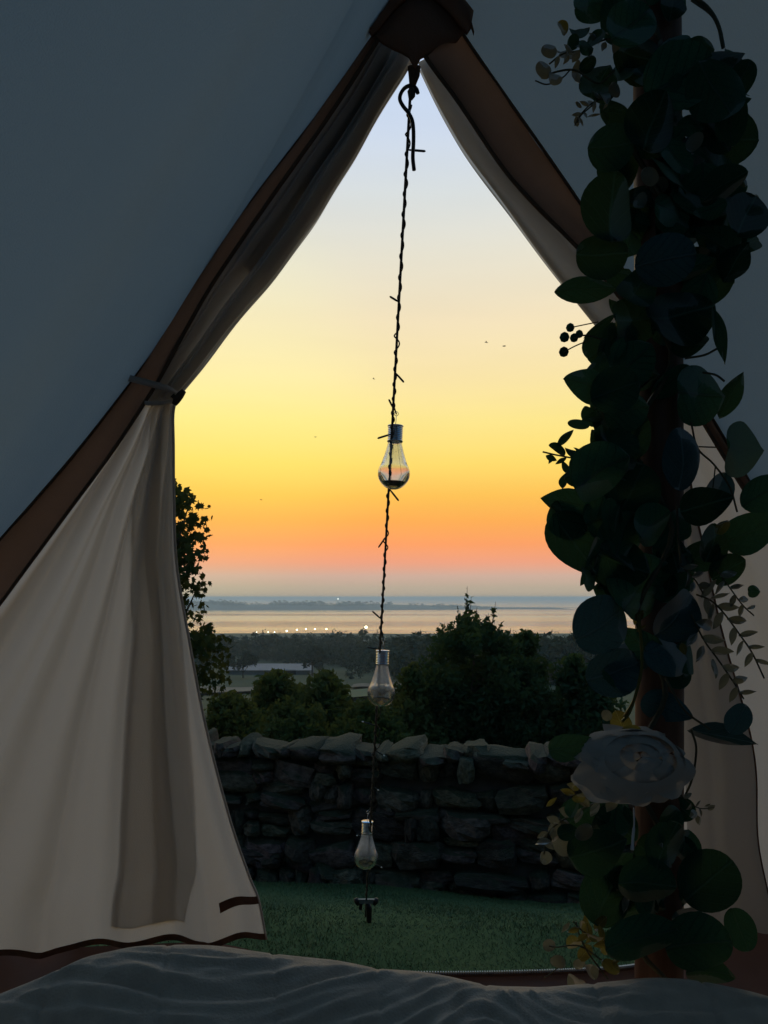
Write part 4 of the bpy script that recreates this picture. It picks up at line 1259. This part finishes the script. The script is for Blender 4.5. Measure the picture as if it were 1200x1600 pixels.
for mk, mm in (('g', M_leaf), ('b', M_leafb), ('y', M_leafy), ('p', M_leafp)):
    for kk in ('round', 'point', 'heart'):
        LM[mk, kk] = [leaf_mesh("leaf", kk, mm, 10 + 7 * i + len(LM)) for i in range(5)]
gl = np.random.default_rng(77)
def leaf(px, py, a, b, ang_=None, mk='g', kk='round', dy=None, tilt=0.32, turn=None):
    Y = PYY - 0.055 + (gl.uniform(-0.05, 0.03) if dy is None else dy)
    o = bpy.data.objects.new("leaf", LM[mk, kk][int(gl.integers(5))])
    o.location = at(px, py, Y)
    s = Y / F
    o.scale = (a * s, b * s, (a + b) / 2 * s)
    th = R(ang_ if ang_ is not None else gl.uniform(0, 360))
    xa = Vector((math.cos(th), 0, math.sin(th)))
    nv = Vector((gl.normal() * tilt, -1, gl.normal() * tilt)).normalized()
    xa = (xa - nv * xa.dot(nv)).normalized()
    ya = nv.cross(xa)
    o.rotation_euler = Matrix((xa, ya, nv)).transposed().to_euler()
    COL.objects.link(o)
    keep(o, gar)
    return o
BIG = [  # x, y, half length, half width, angle, colour, shape
    (930, 6, 42, 24, 20, 'g', 'round'), (1060, 122, 58, 52, 30, 'g', 'round'), (1118, 142, 52, 42, -60, 'g', 'round'), (1128, 92, 42, 20, 20, 'g', 'point'), (1152, 112, 40, 14, -62, 'g', 'point'),
    (1136, 218, 48, 44, 0, 'g', 'round'), (955, 228, 36, 36, 0, 'g', 'round'), (977, 248, 50, 24, 80, 'g', 'round'), (954, 326, 52, 50, 90, 'g', 'round'), (1100, 290, 64, 60, 20, 'g', 'round'),
    (1165, 338, 42, 36, 60, 'g', 'round'), (1140, 385, 45, 36, 60, 'g', 'point'), (940, 398, 40, 36, 0, 'g', 'round'), (1040, 405, 46, 40, 10, 'b', 'round'), (937, 128, 34, 30, 60, 'g', 'round'), (958, 176, 26, 22, 0, 'g', 'round'),
    (985, 40, 42, 38, 40, 'g', 'round'), (1000, 90, 44, 38, -20, 'g', 'round'), (1020, 190, 46, 42, 70, 'g', 'round'), (1010, 330, 46, 44, 10, 'g', 'round'),
    (918, 451, 50, 22, 2, 'g', 'point'), (947, 538, 38, 34, 40, 'g', 'round'), (916, 600, 38, 31, 170, 'g', 'heart'), (1095, 616, 44, 48, 0, 'g', 'round'), (1062, 492, 54, 50, 15, 'g', 'round'),
    (1120, 442, 50, 24, 50, 'g', 'point'), (1124, 525, 46, 11, -68, 'g', 'point'), (1144, 615, 42, 17, 62, 'g', 'point'), (1067, 716, 50, 32, 88, 'b', 'round'), (1164, 702, 45, 44, 0, 'g', 'round'), (1104, 788, 40, 34, 15, 'g', 'heart'),
    (1190, 772, 34, 28, 30, 'g', 'round'), (1178, 828, 50, 36, 30, 'g', 'heart'), (960, 610, 40, 36, 20, 'g', 'round'), (985, 680, 40, 34, 80, 'g', 'round'), (935, 738, 52, 46, 30, 'g', 'round'), (985, 770, 48, 44, 60, 'g', 'round'),
    (884, 785, 40, 23, 170, 'g', 'point'), (900, 852, 58, 42, -52, 'g', 'heart'), (885, 812, 36, 28, -30, 'g', 'round'), (1000, 916, 56, 52, 40, 'g', 'round'), (970, 880, 46, 40, -20, 'g', 'round'), (1050, 900, 44, 40, 70, 'g', 'round'),
    (942, 976, 50, 46, 30, 'b', 'round'), (960, 1050, 44, 38, 20, 'b', 'round'), (1048, 1026, 42, 30, -10, 'b', 'round'), (1042, 1106, 40, 28, -15, 'b', 'heart'), (1058, 962, 44, 40, 50, 'b', 'round'),
    (1155, 1124, 26, 21, 60, 'b', 'round'), (1128, 1150, 52, 17, -6, 'b', 'point'), (893, 1166, 38, 24, 15, 'g', 'heart'), (1107, 1376, 50, 46, 40, 'g', 'round'), (1000, 1466, 60, 33, 12, 'g', 'round'), (1090, 1474, 50, 46, 10, 'g', 'round'),
    (1156, 1452, 34, 24, -70, 'g', 'round'), (1110, 1518, 36, 30, 10, 'g', 'heart'), (950, 1398, 50, 42, 60, 'g', 'round'), (935, 1328, 48, 42, 20, 'g', 'heart'), (1010, 1380, 44, 40, 0, 'g', 'round'), (1040, 1320, 40, 32, 60, 'g', 'round'), (912, 1270, 40, 32, 40, 'g', 'heart'), (960, 1290, 40, 34, -30, 'g', 'round'),
    (1137, 890, 30, 24, 30, 'g', 'round'), (1115, 845, 34, 28, 70, 'g', 'heart'), (1178, 924, 11, 10, 0, 'g', 'round'), (1095, 868, 30, 26, 20, 'g', 'round'),
    (952, 806, 44, 38, 20, 'g', 'round'), (972, 838, 40, 36, 70, 'g', 'round'), (978, 640, 36, 34, 10, 'g', 'round'), (985, 568, 40, 36, 40, 'g', 'round'), (992, 500, 42, 38, 10, 'g', 'round'), (1000, 445, 40, 34, 60, 'g', 'heart'), (962, 700, 36, 32, 10, 'g', 'round'), (1020, 820, 36, 34, 30, 'g', 'round')]
for q in BIG:
    leaf(*q[:4], ang_=-q[4] if False else q[4], mk=q[5], kk=q[6], tilt=0.16 if min(q[2], q[3]) < 26 else 0.26)
SMALL = [(880, 43, 11, 9, 'y'), (905, 48, 16, 14, 'g'), (858, 78, 13, 11, 'p'), (850, 108, 14, 12, 'p'), (866, 122, 13, 10, 'p'), (886, 89, 13, 12, 'p'), (916, 73, 14, 12, 'g'), (902, 115, 20, 8, 'p'), (932, 60, 15, 13, 'g'), (918, 100, 14, 11, 'g'), (895, 66, 12, 10, 'g'),
         (905, 164, 10, 3.5, 'p'), (902, 189, 8, 5, 'p'), (925, 160, 12, 4, 'p'), (930, 178, 14, 3.5, 'p'), (945, 150, 14, 9, 'p'), (960, 140, 12, 8, 'p'), (1015, 275, 16, 12, 'p'), (1030, 290, 14, 12, 'p'), (1000, 315, 14, 10, 'p'), (1068, 232, 18, 12, 'p'), (1085, 222, 15, 11, 'p'),
         (1160, 280, 12, 9, 'y'), (1175, 318, 18, 12, 'p'),
         (904, 663, 17, 7.5, 'g'), (882, 684, 18, 7, 'g'), (871, 702, 15, 8, 'g'), (924, 650, 19, 14, 'g'), (943, 680, 18, 16, 'g'), (862, 716, 10, 5, 'g'), (884, 730, 13, 6, 'g'), (898, 706, 18, 13, 'g'), (915, 720, 22, 18, 'g'), (880, 752, 12, 7, 'g'), (900, 745, 20, 16, 'g'),
         (998, 965, 14, 7, 'y'), (1002, 985, 12, 6, 'y'), (1068, 1014, 10, 6, 'y'), (970, 1130, 20, 16, 'y'), (985, 1142, 16, 9, 'y'), (948, 1118, 9, 8, 'p'), (1128, 822, 14, 10, 'y'),
         (897, 1227, 13, 9, 'y'), (886, 1238, 12, 6, 'y'), (862, 1253, 11, 4, 'y'), (906, 1246, 12, 8, 'y'), (867, 1293, 14, 11, 'p'), (848, 1316, 14, 6, 'p'), (852, 1340, 12, 10, 'p'), (878, 1320, 18, 15, 'p'), (886, 1300, 16, 13, 'g'), (912, 1300, 16, 12, 'p'), (920, 1240, 14, 9, 'p'), (895, 1262, 16, 12, 'g'),
         (915, 1449, 19, 7, 'y'), (938, 1443, 15, 8, 'y'), (897, 1474, 14, 12, 'y'), (858, 1477, 10, 9, 'p'), (872, 1503, 12, 10, 'p'), (900, 1534, 16, 14, 'p'), (924, 1517, 13, 11, 'p'), (955, 1510, 15, 10, 'y'), (914, 1489, 15, 10, 'y'), (884, 1450, 10, 4, 'p'), (945, 1480, 14, 9, 'y'), (905, 1507, 10, 8, 'p'), (930, 1465, 13, 8, 'y'),
         (1085, 1272, 10, 7, 'p'), (1092, 1282, 8, 5, 'p'), (1112, 1262, 7, 4, 'p'), (1030, 1310, 16, 6, 'p'), (1036, 1345, 16, 7, 'p'), (960, 1385, 12, 8, 'p'), (978, 1412, 16, 6, 'p')]
for q in SMALL:
    leaf(q[0], q[1], q[2], q[3], mk=q[4], kk='round' if q[3] > 7 else 'point', tilt=0.45)
for i in range(60):                       # the thick upper lobe right of the pole
    py = gl.uniform(60, 470)
    px = 1085 + gl.normal() * 42
    if px > 1175 or px < 985: continue
    leaf(px, py, gl.uniform(18, 44), gl.uniform(14, 34), mk='g' if gl.random() < 0.88 else 'p', kk=['round', 'heart', 'point'][int(gl.integers(3))], dy=gl.uniform(-0.03, 0.06), tilt=0.5)
for i in range(46):                       # ragged leaf tips along the left side
    py = gl.uniform(480, 930)
    px = 952 + gl.normal() * 22
    if px < 905: continue
    leaf(px, py, gl.uniform(14, 34), gl.uniform(8, 24), mk='g', kk=['round', 'heart', 'point'][int(gl.integers(3))], dy=gl.uniform(-0.02, 0.05), tilt=0.5)
for i in range(70):                       # inner leaves that fill the garland round the pole
    py = gl.uniform(-20, 1500)
    if 640 < py < 800 and True:
        px = gl.choice([gl.uniform(940, 985), gl.uniform(1075, 1120)])
    else:
        px = gl.uniform(955, 1085)
    if 1100 < py < 1260: continue
    leaf(px, py, gl.uniform(18, 42), gl.uniform(13, 32), mk='g' if gl.random() < 0.92 else 'b', kk=['round', 'heart'][int(gl.integers(2))], dy=gl.uniform(0.0, 0.035), tilt=0.4)
# stems
def stem(pts, r_, Y=PYY - 0.07, mat=M_stem, name="stem"):
    return keep(tube(name, [at(p[0], p[1], Y) for p in smooth_line(pts, 5 * len(pts))], r_, mat, None, 5), gar)
stem([(995, -20), (1035, 90), (985, 210), (1045, 340), (1000, 450), (1050, 560), (990, 690), (1050, 830), (995, 960), (1040, 1080), (990, 1200), (1040, 1330), (1000, 1470), (1040, 1530)], 0.004, PYY - 0.045)
stem([(1075, -10), (1105, 12), (1122, 40), (1130, 75)], 0.0028)
stem([(1080, 0), (1112, 24), (1128, 55)], 0.0018)
stem([(960, 110), (935, 130), (900, 110), (870, 112), (846, 122)], 0.0014)
stem([(890, 110), (878, 122), (855, 132), (836, 126)], 0.001)
stem([(940, 150), (925, 165), (908, 180), (902, 192)], 0.001)
stem([(1070, 560), (1100, 555), (1120, 545)], 0.0016)
stem([(1098, 582), (1118, 586), (1132, 596)], 0.0016)
stem([(1080, 660), (1090, 700), (1115, 725), (1140, 760), (1152, 800)], 0.0014)
stem([(1092, 698), (1120, 699)], 0.001)
stem([(1118, 728), (1114, 762)], 0.001)
stem([(1058, 790), (1060, 840), (1064, 880)], 0.0016)
stem([(998, 960), (1003, 1020), (1000, 1060), (985, 1110), (972, 1128)], 0.0022, PYY - 0.085, M_leafy)
stem([(1002, 1050), (992, 1090), (975, 1120)], 0.0016, PYY - 0.085, M_leafy)
stem([(1080, 1140), (1088, 1170), (1082, 1215), (1070, 1245)], 0.0016)
stem([(1040, 1060), (1070, 1110), (1110, 1140)], 0.0016)
stem([(940, 1500), (905, 1478), (870, 1480), (858, 1478)], 0.001)
stem([(950, 1530), (920, 1490), (905, 1460), (900, 1440)], 0.0012)
stem([(880, 1505), (862, 1520), (850, 1528)], 0.0008)
def sprig(pts, r_, nl, a, b, mk):
    stem(pts, r_)
    q = smooth_line(pts, nl * 2 + 2)
    for i in range(1, nl * 2):
        p_, d = q[i], q[i + 1] - q[i - 1]
        an = math.degrees(math.atan2(-d[1], d[0]))
        s = 1 if i % 2 else -1
        f_ = 1 - 0.35 * i / (nl * 2)
        an2 = an + s * gl.uniform(42, 75)
        ca, sa = math.cos(R(an2)), math.sin(R(an2))
        leaf(p_[0] + ca * a * 0.9 * f_, p_[1] - sa * a * 0.9 * f_, a * f_, b * f_ * gl.uniform(0.7, 1.2), an2, mk, 'point', dy=-0.02, tilt=0.4)
sprig([(1088, 929), (1110, 938), (1130, 957), (1156, 992), (1175, 1020), (1194, 1060)], 0.0012, 7, 19, 7, 'p')
sprig([(1120, 890), (1140, 918), (1160, 945), (1178, 962)], 0.001, 4, 15, 6, 'p')
sprig([(1080, 960), (1100, 1000), (1125, 1035), (1150, 1072), (1162, 1092)], 0.0012, 6, 20, 8, 'p')
sprig([(940, 700), (905, 715), (875, 712), (848, 706)], 0.0012, 4, 14, 5, 'g')
sprig([(1060, 880), (1085, 905), (1100, 930)], 0.001, 3, 14, 7, 'p')
sprig([(980, 60), (945, 62), (910, 78), (880, 84), (858, 100)], 0.0012, 6, 13, 7, 'p')
sprig([(960, 150), (930, 158), (908, 178), (898, 196)], 0.001, 4, 11, 4, 'p')
sprig([(975, 1240), (930, 1255), (890, 1275), (858, 1300), (850, 1335)], 0.0012, 6, 15, 9, 'p')
sprig([(985, 1500), (945, 1470), (915, 1458), (895, 1440)], 0.001, 5, 15, 7, 'y')
sprig([(1060, 1240), (1090, 1262), (1116, 1262)], 0.0008, 3, 9, 4, 'p')
# berries
for (px, py, r_) in ((891, 512, 6.5), (882, 527, 7.5), (897, 528, 6.5), (881, 550, 7.5), (905, 522, 6)):
    c = at(px, py, PYY - 0.06)
    rr = r_ * PYY / F
    v, f = lathe_geo([(0.0003, -rr), (rr * 0.7, -rr * 0.72), (rr, 0), (rr * 0.72, rr * 0.7), (rr * 0.2, rr * 1.02), (0.0003, rr * 0.95)], 12)
    keep(mesh("berry", [Vector(p) + c for p in v], f, M_leaf, None, True), gar)
stem([(891, 512), (915, 507), (935, 503)], 0.0008)
stem([(897, 528), (915, 524), (940, 530)], 0.0012)
stem([(881, 550), (900, 540), (920, 532)], 0.0009)
# rose
rc = at(985, 1196, PYY - 0.09)
rose = empty("rose", rc, None, None)
keep(rose, gar)
def petal(phi, wid, t0, t1, rad, curl, seed):
    """a patch of a dome that faces the viewer (-Y), its outer rim curling away"""
    V = []
    n = 11
    for i in range(n):
        a_ = i / (n - 1)
        th = t0 + (t1 - t0) * a_
        for j in range(n):
            q = 2 * j / (n - 1) - 1
            ph = phi + q * wid * (1 - 0.25 * a_ ** 3)
            thq = th - (0.22 + 0.1 * math.sin(seed)) * (q * q) * a_ + 0.05 * math.sin(7 * q + seed) * a_
            r_ = rad * (1 + curl * a_ ** 4 + 0.05 * math.sin(5 * q + seed * 1.7) * a_ ** 2) - 0.004 * abs(q) ** 3
            V.append((r_ * math.sin(thq) * math.cos(ph), -r_ * math.cos(thq), r_ * math.sin(thq) * math.sin(ph)))
    return mesh_data("petal", V, grid_faces(n, n), M_petal, True)
k_ = 0
for (cnt, t0, t1, wid, rad, curl) in ((3, 0.02, 0.62, 1.25, 0.052, 0.05), (4, 0.20, 0.95, 1.05, 0.056, 0.06), (5, 0.45, 1.25, 0.88, 0.060, 0.08), (6, 0.75, 1.62, 0.74, 0.063, 0.10), (7, 1.05, 1.95, 0.66, 0.064, 0.14)):
    for i in range(cnt):
        k_ += 1
        o = bpy.data.objects.new("petal", petal(2 * math.pi * i / cnt + 0.9 * k_ * 0.37 + gl.uniform(-.12, .12), wid * gl.uniform(0.8, 1.1), t0, t1 + gl.uniform(-.16, .10), rad * gl.uniform(0.96, 1.05), curl * gl.uniform(0.8, 2.2), k_))
        COL.objects.link(o)
        o.parent = rose
rose.scale = (1.12, 0.7, 0.74)
rose.rotation_euler = (R(-28), 0, R(8))
stem([(990, 1262), (991, 1285), (989, 1310), (988, 1328)], [0.0006] + [0.0012] * 8 + [0.002] * 8 + [0.0025] * 3, PYY - 0.09, M_ribbon, "ribbon")

# ================================================================ birds
for (px, py, Y, s, rl, lb) in ((760, 535, 70, 0.20, 0.2, "tiny bird at the left of the pair near the garland"), (788, 541, 72, 0.22, -0.3, "tiny bird at the right of the pair near the garland"),
                               (584, 592, 80, 0.17, 0.4, "tiny lone bird left of the rope above the top bulb"), (493, 683, 80, 0.16, -0.2, "tiny lone bird in the yellow sky, left of the top bulb"), (408, 781, 85, 0.17, 0.1, "tiny low bird over the orange sky near the maple tree")):
    c = at(px, py, Y)
    root = empty("bird", c, lb, "bird")
    root.rotation_euler = (0.2, rl, 1.0 + rl)
    v, f = lathe_geo([(0.004, -0.9 * s), (0.10 * s, -0.5 * s), (0.16 * s, 0), (0.12 * s, 0.5 * s), (0.09 * s, 0.7 * s), (0.01, 0.9 * s)], 8)
    mesh("body", [(a, c2, b) for a, b, c2 in v], f, M_bird, root, True)
    for sg in (-1, 1):
        V = [(0, 0.3 * s, 0.05 * s), (0, -0.2 * s, 0.05 * s), (sg * 0.6 * s, -0.1 * s, 0.35 * s), (sg * 0.6 * s, 0.25 * s, 0.38 * s), (sg * 1.2 * s, -0.1 * s, 0.15 * s)]
        V += [(a, b, c2 - 0.03 * s) for a, b, c2 in V]
        mesh("wing", V, [(0, 1, 2, 3), (3, 2, 4), (5, 8, 7, 6), (8, 9, 7), (0, 5, 6, 1), (1, 6, 7, 2), (2, 7, 9, 4), (4, 9, 8, 3), (3, 8, 5, 0)], M_bird, root)

# ================================================================ air
m, t, o = new_mat("evening_haze")
vol = t.nodes.new("ShaderNodeVolumePrincipled")
vol.inputs["Color"].default_value = (0.74, 0.92, 1.0, 1)
vol.inputs["Density"].default_value = 0.00034
vol.inputs["Anisotropy"].default_value = 0.35
t.links.new(vol.outputs[0], o.inputs["Volume"])
v, f = box_geo((0, 15460, -20.0), (34600, 31160, 47.5))
hz = mesh("haze", v, f, m)
tag(hz, "thin bluish evening haze over the valley and sea", kind="stuff")
